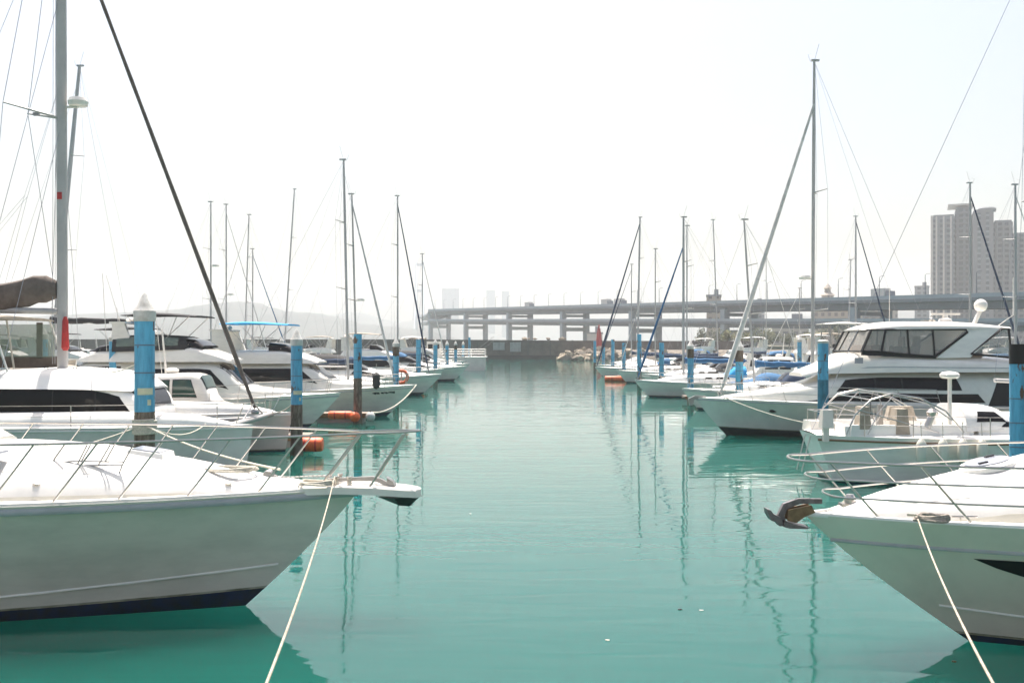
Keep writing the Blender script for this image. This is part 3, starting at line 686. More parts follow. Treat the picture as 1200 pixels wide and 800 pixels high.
# ------------------------------------------------------------------ buildings
def block(name, label, u0, u1, vt, y, fac, depth=14, roof=True, zb=0.0, extra=None):
    x0, x1, zt = X(u0, y), X(u1, y), Z(vt, y)
    th = math.atan2((x0 + x1) / 2, y); t = thing(name, label, 'building', ((x0 + x1) / 2, y, zb), -th)
    w = (x1 - x0) * cos(th); hgt = zt - zb
    b = MB(); b.box((0, depth / 2, hgt / 2), (w, depth, hgt)); b.build('wall', fac, t, smooth=0)
    if roof:
        b = MB(); b.box((0, depth / 2, hgt + .35), (w + .5, depth + .5, .7)); b.build('parapet', WALLG, t, smooth=0)
        b = MB(); b.box((w * .18, depth * .5, hgt + 1.9), (w * .3, depth * .4, 2.6)); b.build('stair_head', WALLG, t, smooth=0)
    if extra: extra(t, w, hgt, depth)
    return t
def tower_complex():
    y = 540; t = thing('apartment_tower', 'tall grey apartment tower block with stepped roofs at the far right', 'building', (X(1140, y), y, 0), -radians(22.5))
    c = X(1140, y); ca = .905
    def sec(u0, u1, vt, dy, fac, nm='tower_wing'):
        x0, x1, zt = (X(u0, y) - c) * ca, (X(u1, y) - c) * ca, Z(vt, y)
        b = MB(); b.box(((x0 + x1) / 2, dy + 10, zt / 2), (x1 - x0, 20, zt)); o = b.build(nm, fac, t, smooth=0)
        b = MB(); b.box(((x0 + x1) / 2, dy + 10, zt + .5), (x1 - x0 - 1, 19, 1.0)); b.build('parapet', WALLG, o, smooth=0)
        if fac is not WALLG:
            z = 3.0
            while z < zt - 1:
                b = MB(); b.box(((x0 + x1) / 2, dy - .35, z), ((x1 - x0) * .86, .9, .9)); b.build('balcony_row', WALLG, o, smooth=0); z += 2.9
        return o, x0, x1, zt
    o, x0, x1, zt = sec(1092, 1119, 252, 0, FAC_A)
    b = MB(); b.box((x0 - .3, 9.8, zt / 2), (1.2, 20.5, zt + 1.4)); b.build('end_wall', WALLP, o, smooth=0)  # paler than the wings: sunlight on the left end is painted in
    for k in range(3):
        b = MB(); b.box((lerp(x0 + 2, x1 - 2, k / 2), -.5, zt / 2), (.9, 1.1, zt)); b.build('facade_fin', WALLP, o, smooth=0)
    o, x0, x1, zt = sec(1120, 1139, 243, 4, FAC_B)
    b = MB(); b.box(((x0 + x1) / 2 - 1.4, 12, zt + 2.2), (x1 - x0 + 5, 20, .8)); b.build('roof_canopy', WALLP, o, smooth=0)
    for k in range(2):
        b = MB(); b.box((lerp(x0 + 1, x1 - 1, k), 3.4, zt / 2), (1.2, 1.2, zt)); b.build('facade_fin', WALLG, o, smooth=0)
    o, x0, x1, zt = sec(1140, 1164, 249, -4, WALLG)
    b = MB(); b.lathe(((x0 + x1) / 2 + 2, 0, zt), [(4.4, 0), (4.6, 1.6), (4.0, 2.2)], 20); b.build('roof_drum', WALLG, o)
    for k in range(2):
        b = MB(); b.box((lerp(x0 + 3, x1 - 3, k), -4.2, zt / 2), (1.6, .5, zt * .98)); b.build('window_bay', FAC_B, o, smooth=0)
    o, x0, x1, zt = sec(1165, 1187, 261, 2, FAC_A)
    for k in range(3):
        b = MB(); b.box((lerp(x0 + 1.5, x1 - 1.5, k / 2), 1.5, zt / 2), (.9, 1.1, zt)); b.build('facade_fin', WALLG, o, smooth=0)
    sec(1188, 1215, 275, 8, FAC_A)
tower_complex()
block('apartment_block', 'low grey apartment block left of the tall tower block', 1072, 1089, 336, 640, FAC_A)
block('office_block', 'narrow beige block seen through the bridge behind the channel masts', 828, 845, 347, 430, FAC_D)
block('office_block', 'beige hillside building row behind bridge decks near tallest right mast', 952, 1000, 362, 470, FAC_D)
def pagoda(t, w, h, d):
    b = MB(); b.lathe((0, d / 2, h), [(5, 0), (5, 6), (6.4, 6.4), (3.4, 8), (3.2, 11), (4.4, 11.4), (1.8, 13.2), (1.6, 15), (2.4, 15.4), (.2, 18)], 8); b.build('roof_turret', FAC_D, t, smooth=0)
block('hilltop_hall', 'building with stepped round turret showing above the bridge deck', 958, 982, 369, 560, FAC_C, extra=pagoda, roof=False)
block('office_block', 'long pale low building behind the bridge right of the tallest mast', 1004, 1052, 358, 520, FAC_C)
block('office_block', 'grey low building under the bridge just left of the tallest mast', 905, 948, 376, 430, FAC_C)
block('office_block', 'small block with plain roof seen between the two bridge decks', 878, 896, 356, 560, FAC_A)
block('warehouse', 'pale warehouse under the bridge deck at the right shore', 1045, 1110, 384, 420, FAC_C)
block('office_block', 'dull brown block behind the flybridge of the white yacht', 1012, 1044, 372, 440, FAC_D)
block('warehouse', 'pale shed glimpsed through the bridge piers near red beacon', 688, 706, 391, 420, WALLP)
for u0, u1, v, y, lb in ((518, 538, 338, 2350, 'wide pale high rise almost lost in haze above the bridge left end'), (570, 580, 340, 2500, 'slim hazy high rise, left one of the pair above the bridge'), (588, 597, 341, 2500, 'slim hazy high rise, right one of the pair above the bridge')):
    block('high_rise', lb, u0, u1, v, y, FAC_A, depth=30, roof=False)

# ------------------------------------------------------------------ shrubs
def shrub(label, x, y, z, r, h, leaf, seed, cat='shrub', name='shrub', group='shrubs on the far shore'):
    rn = random.Random(seed); t = thing(name, label, cat, (x, y, z), 0, group)
    b = MB()
    b.tube([(0, 0, -.1), (.1, 0, h * .35), (0, .1, h * .6)], [.16, .11, .05], 6)
    cl = []
    for k in range(7):
        a = rn.uniform(0, 6.28); c = Vector((cos(a) * r * rn.uniform(.1, .75), sin(a) * r * rn.uniform(.1, .75), h * rn.uniform(.35, .85))); cl.append((c, r * rn.uniform(.3, .55)))
        b.tube([(0, 0, h * .3), tuple(c)], [.07, .03], 5)
    b.build('trunk', BARK, t, fix=False)
    lf = MB()
    for c, rr in cl:
        for _ in range(70):
            d = Vector((rn.gauss(0, 1), rn.gauss(0, 1), rn.gauss(0, .8))); d.normalize(); p = c + d * rr * rn.uniform(.5, 1.15)
            a = Vector((rn.uniform(-1, 1), rn.uniform(-1, 1), rn.uniform(-1, 1))).normalized(); bb = a.orthogonal().normalized(); s_ = rn.uniform(.16, .34)
            lf.poly([p - a * s_, p + bb * s_ * .6, p + a * s_, p - bb * s_ * .6])
    lf.build('crown', leaf, t, smooth=0, fix=False); return t
SH = [(868, 255, 'yellow'), (878, 262, 'yellow'), (888, 252, 'green'), (897, 268, 'yellow'), (905, 258, 'green'), (842, 260, 'green'), (852, 252, 'yellow'), (822, 250, 'green'), (1012, 260, 'green'), (1022, 268, 'green'), (1032, 256, 'green'), (1046, 262, 'yellow'), (925, 262, 'green'), (948, 258, 'yellow'), (965, 266, 'green'), (982, 255, 'green')]
for i, (u, y, k) in enumerate(SH):
    shrub('bushy %s shrub on the far right shore below the bridge' % ('yellowish' if k == 'yellow' else 'dark green'), X(u, y), y, 3.0, 2.3 + (i % 3) * .4, 3.6 + (i % 4) * .6, LEAF if k == 'yellow' else LEAFD, i, group='yellowish shrubs' if k == 'yellow' else 'dark green shrubs')

# ------------------------------------------------------------------ piles and finger docks
def pile(label, x, y, top, style='white', blue_to=1.6, plate=False, group='blue mooring piles', low=None):
    t = thing('mooring_pile', label, 'mooring pile', (x, y, 0), random.uniform(0, 6), group)
    r = .205
    capz = top - (.34 if style in ('white', 'blackwhite') else 0.0)
    b = MB(); b.lathe((0, 0, 0), [(r, blue_to), (r, capz - .05)], 20); b.build('shaft', PBLUE, t)
    b = MB(); b.lathe((0, 0, 0), [(r + .004, .55), (r + .006, .9), (r + .003, blue_to + .06)], 20); b.build('bare_section', low or PBARE, t)
    b = MB(); b.lathe((0, 0, 0), [(r + .01, -1.2), (r + .022, 0), (r + .014, .35), (r + .006, .62)], 20); b.build('fouled_foot', PRUST, t)
    if style in ('white', 'blackwhite'):
        b = MB(); b.lathe((0, 0, capz - .25), [(r + .012, 0), (r + .02, .05), (r + .02, .22), (r * .75, .32), (.05, .56), (.015, .60)], 20); b.build('cap', PWHITE, t)
    if style == 'flat':
        b = MB(); b.lathe((0, 0, capz - .06), [(r + .012, 0), (r + .018, .03), (r + .016, .10), (r * .8, .13), (.02, .145)], 20); b.build('cap', PWHITE, t)
    if style in ('black', 'blackwhite'):
        hb = .5 if style == 'black' else .85
        b = MB(); b.lathe((0, 0, 0), [(r + .01, capz - hb), (r + .01, capz - (.02 if style == 'black' else .2))], 20); b.build('dark_band', PRUST if style == 'blackwhite' else BLACK, t)
    z = capz - .75; k = 0
    while z > blue_to + .3 and k < 6:
        if not (style in ('black', 'blackwhite') and z > capz - .9):
            b = MB(); b.lathe((0, 0, z), [(r + .005, -.014), (r + .008, 0), (r + .005, .014)], 20); b.build('weld_band', PBAND, t)
        z -= .58; k += 1
    if plate:
        t.rotation_euler = (0, 0, 0)
        b = MB(); b.grid([[(sin(a) * (r + .012), -cos(a) * (r + .012), zz) for a in [radians(-20 + 8 * i) for i in range(12)]] for zz in (blue_to + .42, blue_to + .56)]); b.build('number_plate', YELL, t)
        b = MB(); b.grid([[(sin(a) * (r + .012), -cos(a) * (r + .012), zz) for a in [radians(35 + 7 * i) for i in range(4)]] for zz in (blue_to + .2, blue_to + .32)]); b.build('number_plate', YELL, t)
    return t
def dock(label, x0, x1, y, float_=True, group='floating finger docks', w=1.1):
    s = 1 if x1 > x0 else -1; t = thing('finger_dock', label, 'dock', (x1, y, 0), 0 if s > 0 else pi, group)
    L = abs(x1 - x0)
    b = MB(); b.box((-L / 2, 0, .42), (L, w, .12)); b.build('decking', DWOOD, t, smooth=0)
    b = MB()
    for k in (-1, 1): b.box((-L / 2, k * (w / 2 + .03), .36), (L - .1, .06, .22))
    b.build('side_beam', WOOD, t, smooth=0)
    n = 4
    for k in range(n):
        b = MB(); b.box((-L * (k + .5) / n, 0, .1), (L / n * .7, w * .85, .5)); b.build('pontoon', CONCL, t, smooth=0)
    for k in (-1, 1): cleat(t, (-.8, k * (w / 2 - .12), .48), DSTEEL, .3)
    return t
def float_drum(label, x, y, z=.28, rz=0.0, L=.9, r=.26, ball=False):
    t = thing('marker_float', label, 'float', (x, y, 0), rz, 'orange floats at dock ends')
    b = MB(); b.lathe((0, 0, z), [(.05, -L / 2), (r * .85, -L / 2 + .02), (r, -L / 2 + .1), (r, L / 2 - .1), (r * .85, L / 2 - .02), (.05, L / 2)], 18, axis='x'); b.build('drum', ORANGE, t)
    for k in (-.22, .22):
        b = MB(); b.lathe((k * L, 0, z), [(r + .004, -.03), (r + .012, 0), (r + .004, .03)], 18, axis='x', closed=False); b.build('strap', RED, t)
    return t
ordn = ['nearest', 'second', 'third', 'fourth', 'fifth', 'sixth', 'seventh', 'eighth', 'ninth', 'tenth']
LP = [(21.0, 5.05, 'white', 2.5), (35.6, 4.5, 'white', 1.75), (49.7, 4.5, 'plain', 2.2), (66, 4.35, 'blackwhite', 1.2), (82, 4.35, 'plain', 1.2), (100, 4.4, 'white', 1.2), (118, 4.3, 'white', 1.2), (136, 4.3, 'blackwhite', 1.2), (157, 4.3, 'white', 1.2), (180, 5.1, 'plain', 1.2)]
dsc = {'white': 'blue mooring pile with white cone cap', 'plain': 'blue mooring pile with flat uncapped top', 'flat': 'blue mooring pile with flat white lid and darker lower half', 'blackwhite': 'mooring pile with white cap and dark rusty neck', 'black': 'blue mooring pile with black band round its top'}
for i, (y, top, st, bt) in enumerate(LP):
    pile(dsc[st] + ', %s on the left' % ordn[i], -7.7 if i else -7.75, y, top, st, bt, plate=i < 2)
    if i: dock('%s floating finger dock along the left side, at the foot of its pile' % ordn[i], -20.3, -7.9 + (0.9 if i in (2, 4, 6) else .1), y + (.95 if i > 1 else 3.2))
RPL = [(24, 4.0, 'black', 1.2), (39.2, 4.05, 'flat', 2.5), (53, 4.2, 'blackwhite', 1.0), (66, 4.2, 'blackwhite', .9), (82, 4.1, 'plain', 1.2), (95, 4.9, 'plain', 1.3), (108, 4.1, 'plain', 1.1), (120, 4.5, 'plain', 1.2), (132, 4.0, 'black', 1.1), (146, 4.4, 'plain', 1.1)]
for i, (y, top, st, bt) in enumerate(RPL):
    pile(dsc[st] + ', %s on the right' % ordn[i], X((1193, 964, 866, 809, 775, 749, 731, 718, 707, 697)[i], y) + .02, y, top, st, bt, low=PBLUE2 if i == 1 else None)
    if i: dock('%s floating finger dock along the right side, at the foot of its pile' % ordn[i], 26, 12.4 - (.9 if i in (3, 6) else 0), y + .95)
for u, y, top, side in ((50, 43, 4.75, 'left'), (132, 59, 4.7, 'left'), (270, 78, 4.7, 'left'), (330, 95, 4.6, 'left'), (937, 95, 4.7, 'right'), (987, 92, 4.4, 'right')):
    pile({50: 'blue mooring pile seen past the catamaran mast', 132: 'blue mooring pile behind the catamaran cabin roof', 270: 'blue mooring pile behind the grey furled forestay', 330: 'small blue mooring pile under the blue bimini', 937: 'blue mooring pile back row, left of tallest mast', 987: 'blue mooring pile back row beside white tee top boat'}[u], X(u, y), y, top, 'white', 1.4)
# main walkways
for lb, x, y0, y1 in (('long floating walkway joining the left finger docks', -21.2, 38, 185), ('long floating walkway joining the right finger docks', 26.8, 20, 160)):
    t = thing('floating_walkway', lb, 'dock', (x, (y0 + y1) / 2, 0))
    b = MB(); b.box((0, 0, .44), (1.6, y1 - y0, .12)); b.build('decking', DWOOD, t, smooth=0)
    b = MB(); b.box((0, 0, .12), (1.3, y1 - y0 - 1, .5)); b.build('pontoon', CONCL, t, smooth=0)
float_drum('orange drum float at the foot of the second left pile', X(361, 36) + .1, 36, .34)
float_drum('orange drum float just left of the third left pile on its dock', X(398, 49), 49.2, .45, L=1.2, r=.2)
float_drum('orange drum float drifting beside the fifth left pile', X(489, 79), 79, .25, L=1.1, r=.24)
float_drum('red orange float beside the seventh right pile', X(722, 106), 105, .25, L=2.6, r=.3)
for lb, u, y, m, r in (('round orange buoy hugging the third left pile', 416, 48.9, ORANGE, .26), ('round white buoy right of the third left pile', 434, 49.1, PWHITE, .24)):
    t = thing('mooring_buoy', lb, 'buoy', (X(u, y), y, .38), 0, 'round buoys at the left dock end'); b = MB(); b.ball((0, 0, 0), r, 16); b.build('ball', m, t)
    b = MB(); b.lathe((0, 0, r - .02), [(.05, 0), (.05, .07), (.02, .09)], 8); b.build('lug', RUBBER, t)
# ================================================================== HERO BOATS
def fender(label, x, y, z, m=PWHITE, L=.6, r=.11):
    t = thing('boat_fender', label, 'fender', (x, y, z), 0, 'fenders hanging on hulls')
    b = MB(); b.lathe((0, 0, 0), [(.03, -L / 2 - .06), (r * .6, -L / 2), (r, -L / 2 + .1), (r, L / 2 - .1), (r * .6, L / 2), (.03, L / 2 + .06)], 14); b.build('fender_body', m, t)
    T('fender_line', ROPE, t, [(0, 0, L / 2 + .05), (0, .04, L / 2 + .5)], .01, 5); return t

# ---- near left motor yacht
def near_left():
    t = thing('motor_yacht', 'large white motor yacht filling the left foreground, bow pulpit with anchor and steel rail', 'motor boat', (-9.07, 15.2, 0), 0)
    h = Hull(13.5, 4.2, 1.78, 1.80, rake=1.75, sm=.4, tw=.92, p1=2.3, p0=1.3, wl=.74, flare=1.7, boot=.10, bootb=.17, draft=.6)
    h.build(t, GELL, NAVY, rub=RUB, rubh=.955, rubr=.055, nu=48); h.deck(t, DECK, .06, nu=40)
    for sd in (1, -1):
        T('spray_rail', GEL, t, [Vector(h.pt(lerp(.38, .985, i / 20), lerp(.13, .36, (i / 20) ** 1.5), sd)) + Vector((0, sd * .004, 0)) for i in range(21)], .022, 6)
    # toe rail
    for sd in (1, -1): T('toe_rail', GEL, t, [Vector(h.pt(u, 1.0, sd, .045)) + Vector((0, 0, .012)) for u in [i / 40 for i in range(41)]], .03, 6)
    tr = Sup([(-1.5, 1.56, 1.72, 2.52), (1.27, 1.50, 1.72, 2.52), (2.56, 1.34, 1.74, 2.46), (3.87, 1.0, 1.76, 2.26), (5.15, .58, 1.79, 2.02), (6.1, .25, 1.8, 1.86)], 2.3, .12)
    k = tr.body('foredeck_trunk', DECK, t, 40, 36)
    for sd in (1, -1):
        tr.side('trunk_moulding', CREAM, k, sd, (-1.4, 4.6, -1.4, 4.3, .06, .17), .008, nx=24)  # cream strip carries the shade along the lower trunk side
    for x0, x1 in ((.6, 2.0), (2.08, 3.2), (4.0, 5.0)):
        for f0, f1 in ((-.86, -.06), (.06, .86)):
            tr.top('non_skid_panel', NONSKID, k, x0, x1, f0, f1, .004, depth=.01)
    for x, f in ((4.9, -.9), (2.4, -.95), (3.4, .9)):
        P = tr.P(x, tr.ay(f)); b = MB(); b.lathe((P.x, P.y, P.z), [(.05, -.01), (.05, .012), (.03, .02)], 12); b.build('deck_filler', STEEL, t)
    # house aft of the trunk
    ho = Sup([(-5.6, 1.78, 1.7, 3.75), (-1.6, 1.72, 1.7, 3.75), (-.5, 1.62, 2.0, 3.45), (.85, 1.35, 2.42, 2.5)], 6, .1)
    c = ho.body('cabin', GEL, t, 24, 28)
    for sd in (1, -1): ho.window(c, sd, (-5.0, -.9, -4.7, -1.5, .42, .8))
    ho.screen(c, -1.35, .45, -.85, .85)
    fl = Sup([(-6, 1.72, 3.7, 3.85), (-5.5, 1.75, 3.7, 4.4), (-2.6, 1.7, 3.7, 4.45), (-1.3, 1.5, 3.7, 3.8)], 6, .08); fl.body('flybridge', GEL, t)
    # bow pulpit platform
    b = MB(); g = []
    for x, w, z in ((5.9, .42, 1.86), (6.5, .40, 1.875), (7.0, .33, 1.85), (7.45, .27, 1.81), (7.62, .20, 1.79), (7.68, .06, 1.785)):
        g.append([(x, -w, z - .12), (x, -w, z - .02), (x, -w + .02, z), (x, w - .02, z), (x, w, z - .02), (x, w, z - .12)])
    b.grid(g, closeu=True); b.poly(g[0]); b.poly(g[-1][::-1]); p = b.build('bow_platform', GEL, t, smooth=30)
    b = MB()
    b.prism([(6.25, 1.94), (6.95, 1.97), (7.08, 1.93), (7.28, 1.83), (7.22, 1.80), (6.98, 1.90), (6.25, 1.90)], -.035, .035)
    b.prism([(7.16, 1.96), (7.26, 1.90), (7.30, 1.82), (7.2, 1.80)], -.09, .09); a = b.build('anchor', DSTEEL, t)
    b = MB(); o = [(7.0, 0, 1.665), (7.30, -.22, 1.66), (7.62, -.1, 1.67), (7.66, 0, 1.66), (7.62, .1, 1.67), (7.30, .22, 1.66)]; lo = [(7.1, 0, 1.63), (7.36, -.1, 1.54), (7.5, -.04, 1.52), (7.52, 0, 1.52), (7.5, .04, 1.52), (7.36, .1, 1.54)]
    b.grid([o, lo], closeu=True); b.poly(o[::-1]); b.poly(lo); b.build('fluke', BLACK, a)
    b = MB()
    for i in range(26):
        x = 5.45 + i * .034; z = 1.965 - .01 * sin(i * .24)
        b.tube([(x - .022, .0 if i % 2 else -.012, z - (.012 if i % 2 else 0)), (x + .022, .0 if i % 2 else .012, z + (.012 if i % 2 else 0))], .011, 5)
    b.build('anchor_chain', DSTEEL, t)
    b = MB(); b.lathe((5.36, 0, 1.99), [(.07, -.09), (.085, -.05), (.045, 0), (.085, .05), (.07, .09)], 14, axis='y'); b.box((5.36, 0, 1.94), (.26, .15, .09), tx=.8); b.build('windlass', DSTEEL, t)
    rail_set(h, t, [-.7, .2, 1.1, 1.95, 2.74, 3.55, 4.42, 5.33, 6.13], .84, .64, inset=.13, nose=.92, startx=-2.0, r=.0175, nosez=.03)
    for sd in (1, -1): T('stanchion', STEEL, t, [(6.93, sd * .26, 1.84), (7.44, sd * .30, 2.64)], .018)
    # tubular frame, hatches, cleats
    yy = 14.35; q = lambda u, v: (X(u, yy) + 9.07, yy - 15.2, Z(v, yy))
    b = MB(); b.tube([q(156, 521), q(144, 543), q(140, 553), q(133, 559), q(125, 561), q(75, 561), q(66, 559), q(61, 552), q(60, 545), q(64, 537), q(76, 520)], .012, 6)
    b.tube([q(62, 545), q(144, 545)], .012, 6); b.tube([q(62, 542), q(88, 540), q(145, 541)], .010, 6)
    for u0, u1, w in ((102, 90, 545), (106, 95, 541), (129, 115, 545), (134, 123, 541)): b.tube([q(u0, 521), q(u1, w)], .010, 6)
    b.build('seat_frame', DSTEEL, t)
    P = tr.P(1.55, tr.ay(-.80)); b = MB(); b.box((P.x, P.y, P.z + .01), (.5, .36, .07), tx=.92, ty=.92); hh = b.build('deck_hatch', DECK, t)
    b = MB(); b.box((P.x + .06, P.y, P.z + .13), (.5, .34, .03), ry=-.3); b.build('lid', LAMPGR, hh)
    P = tr.P(3.55, tr.ay(.02)); b = MB(); b.box((P.x, P.y, P.z + .015), (.56, .56, .07), ry=.14, tx=.92, ty=.92); hh = b.build('deck_hatch', DECK, t)
    b = MB(); b.box((P.x, P.y, P.z + .055), (.42, .42, .03), ry=.14); b.build('lid', LAMPGR, hh)
    for x, yv in ((6.42, .16), (6.42, -.16), (6.62, -.2)):
        b = MB(); b.lathe((x, yv, 1.86), [(.035, 0), (.03, .1), (.045, .11), (.045, .13)], 10); b.build('bollard', STEEL, t)
    for sd in (1, -1): P = h.pt(h.uat(1.75), 1, sd, .1); cleat(t, (P[0], P[1], P[2] + .01), DSTEEL, .3)
    return t
near_left()
coil('rope_coil', 'loose coil of cream rope on foredeck of the large left yacht', (X(268, 15.0), 15.0, 2.075), .30, ROPE, 3, seed=3, rr=.017)
coil('rope_coil', 'small heap of cream rope beside the left yacht anchor chain', (X(372, 15.0), 14.9, 1.885), .2, ROPE, 3, seed=9, rr=.016)
rope('taut pale mooring line from left foreground bow to the quay', (X(392, 15.0), 15.0, 1.98), (-1.04, 3.0, 2.25), .2, m=GROPE2, r=.0095)

# ---- near right cruiser
def near_right():
    t = thing('motor_yacht', 'white express cruiser in the right foreground, round deck hatch and plough anchor on bow', 'motor boat', (9.45, 13.4, 0), pi)
    h = Hull(11, 3.6, 1.82, 1.70, rake=2.2, sm=.45, tw=.92, p1=2.5, p0=1.3, wl=.78, flare=1.35, boot=.05, bootb=.05)
    h.build(t, GELC, NAVY, rub=RUB, rubh=.80, rubr=.028, nu=48); h.deck(t, DECK, .06, nu=40)
    for sd in (1, -1): T('toe_rail', DECK, t, [Vector(h.pt(u, 1.0, sd, .04)) + Vector((0, 0, .005)) for u in [i / 40 for i in range(41)]], .035, 6)
    tr = Sup([(.0, 1.30, 1.76, 2.85), (1.35, 1.28, 1.76, 2.70), (2.51, 1.12, 1.74, 2.48), (3.67, .78, 1.72, 2.20), (4.5, .45, 1.72, 1.98), (5.15, .16, 1.71, 1.78)], 2.2, .12)
    k = tr.body('foredeck_trunk', DECK, t, 40, 36)
    for sd in (1, -1): tr.side('trunk_moulding', CREAM, k, sd, (.1, 3.9, .1, 3.2, .05, .22), .008, nx=24)
    for x0, x1 in ((.9, 2.45), (3.55, 4.5)):
        for f0, f1 in ((-.84, -.05), (.05, .84)): tr.top('non_skid_panel', NONSKID, k, x0, x1, f0, f1, .004, depth=.01)
    ws = Sup([(-1.9, 1.38, 1.8, 3.55), (-.8, 1.3, 2.2, 3.45), (.9, 1.05, 2.7, 2.76)], 5, .12); c = ws.body('windscreen', GLASS, t, cap=False)
    ar = MB()
    for sd in (1, -1): ar.prism([(-3.2, 1.75), (-2.4, 1.75), (-3.0, 3.7), (-3.5, 3.7)], sd * 1.6, sd * 1.45)
    ar.box((-3.25, 0, 3.74), (.6, 3.2, .1)); ar.build('radar_arch', GEL, t)
    # hull window
    for sd in (1, -1):
        b = MB(); o = []; inn = []
        for i in range(19):
            r = i / 18; x = lerp(4.0, .9, r); u = h.uat(x); w = min(1, r * 3.6) ** .7
            hc0 = lerp(.735, .745, r); hc1 = lerp(.735, .52, w)
            o.append([Vector(h.pt(u, lerp(hc0, hc1, j / 4), sd)) + Vector((.002, sd * .012, 0)) for j in range(5)]); inn.append([Vector(h.pt(u, lerp(hc0, hc1, j / 4), sd)) - Vector((0, sd * .02, 0)) for j in range(5)])
        b.grid(o); ring = lambda g: [a[0] for a in g] + g[-1][1:] + [a[-1] for a in g[::-1]][1:]
        b.grid([ring(o), ring(inn)], closeu=True); b.build('hull_window', BLACK, t)
        T('spray_rail', GELW, t, [Vector(h.pt(lerp(.3, .97, i / 20), lerp(.12, .3, (i / 20) ** 1.6), sd)) + Vector((0, sd * .003, 0)) for i in range(21)], .018, 6)
    P = tr.P(3.05, 0); b = MB(); b.lathe((0, 0, 0), [(.36, -.03), (.36, .03), (.30, .055)], 28); hh = b.build('deck_hatch', DECK, t); hh.location = P; hh.rotation_euler = (0, .22, 0)
    b = MB(); b.lathe((0, 0, 0), [(.285, .05), (.285, .07), (.25, .078)], 28); b.build('lid', LAMPGR, hh)
    for s_ in (1, -1):
        b = MB(); b.box((.12 * s_, .16 * s_, .085), (.12, .05, .02)); b.build('hinge', BLACK, hh)
    rail_set(h, t, [-.9, .4, 1.5, 2.6, 3.68, 4.66], .74, .66, inset=.1, mids=(.36, .68), nose=.22, r=.0175, startx=-1.2)
    q = lambda px, pz: (5.5 + (945 - (880 + px / 11.43)) * .0114, 4 - (570 + pz / 11.43 - 402) * .0114 + .03)
    b = MB(); b.prism([q(*p) for p in ((960, 205), (640, 200), (440, 270), (365, 420), (430, 565), (500, 580), (470, 500), (450, 430), (490, 340), (660, 270), (960, 270))], -.035, .035); a = b.build('anchor', ANCH, t)
    b = MB(); b.prism([q(*p) for p in ((430, 480), (520, 520), (760, 575), (740, 590), (500, 585), (420, 565))], -.13, .13); b.prism([q(*p) for p in ((205, 335), (250, 345), (290, 400), (380, 440), (430, 555), (370, 560), (320, 500), (265, 490), (215, 410))], -.10, .10); b.build('fluke', ANCH, a)
    for s_ in (1, -1):
        b = MB(); b.prism([q(*p) for p in ((490, 345), (800, 280), (850, 380), (700, 440), (600, 520), (480, 490))], s_ * .06, s_ * .085); b.build('roller_cheek', mat('bronze_plate', (.20, .13, .07), .45, metal=.4, var=.3, vscale=8), a)
    b = MB(); b.box((4.9, 0, 1.80), (.3, .18, .10), tx=.85); b.lathe((4.9, 0, 1.85), [(.07, 0), (.08, .06), (.05, .12)], 12); b.build('windlass', STEEL, t)
    for x in (3.75, ): 
        for sd in (1, -1): P = h.pt(h.uat(x), 1, sd, .17); cleat(t, (P[0], P[1], P[2] + .03), STEEL, .32)
    b = MB(); b.box((4.15, .72, 1.80), (.5, .05, .03), rz=-.5); b.build('fairlead', STEEL, t)
    # grab rail on trunk
    b = MB(); b.tube([tr.P(1.6, tr.ay(-.62)), tr.P(1.6, tr.ay(-.62)) + Vector((0, 0, .12)), tr.P(.6, tr.ay(-.62)) + Vector((0, 0, .14)), tr.P(.6, tr.ay(-.62))], .014, 6); b.build('grab_rail', STEEL, t)
    return t
near_right()
coil('rope_coil', 'grey brown rope turned round the cleat on the right cruiser', (X(1092, 12.3), 12.28, 1.80), .15, GROPE, 4, seed=5, rr=.022)
coil('rope_coil', 'small knot of pale rope near the right cruiser anchor windlass', (X(1010, 13.2), 13.55, 1.80), .10, ROPE, 3, seed=8, rr=.016)
rope('taut pale mooring line from right foreground bow to the quay', (X(1074, 12.2), 12.15, 1.85), (1.89, 3.0, 2.25), .18, m=GROPE2, r=.0095)

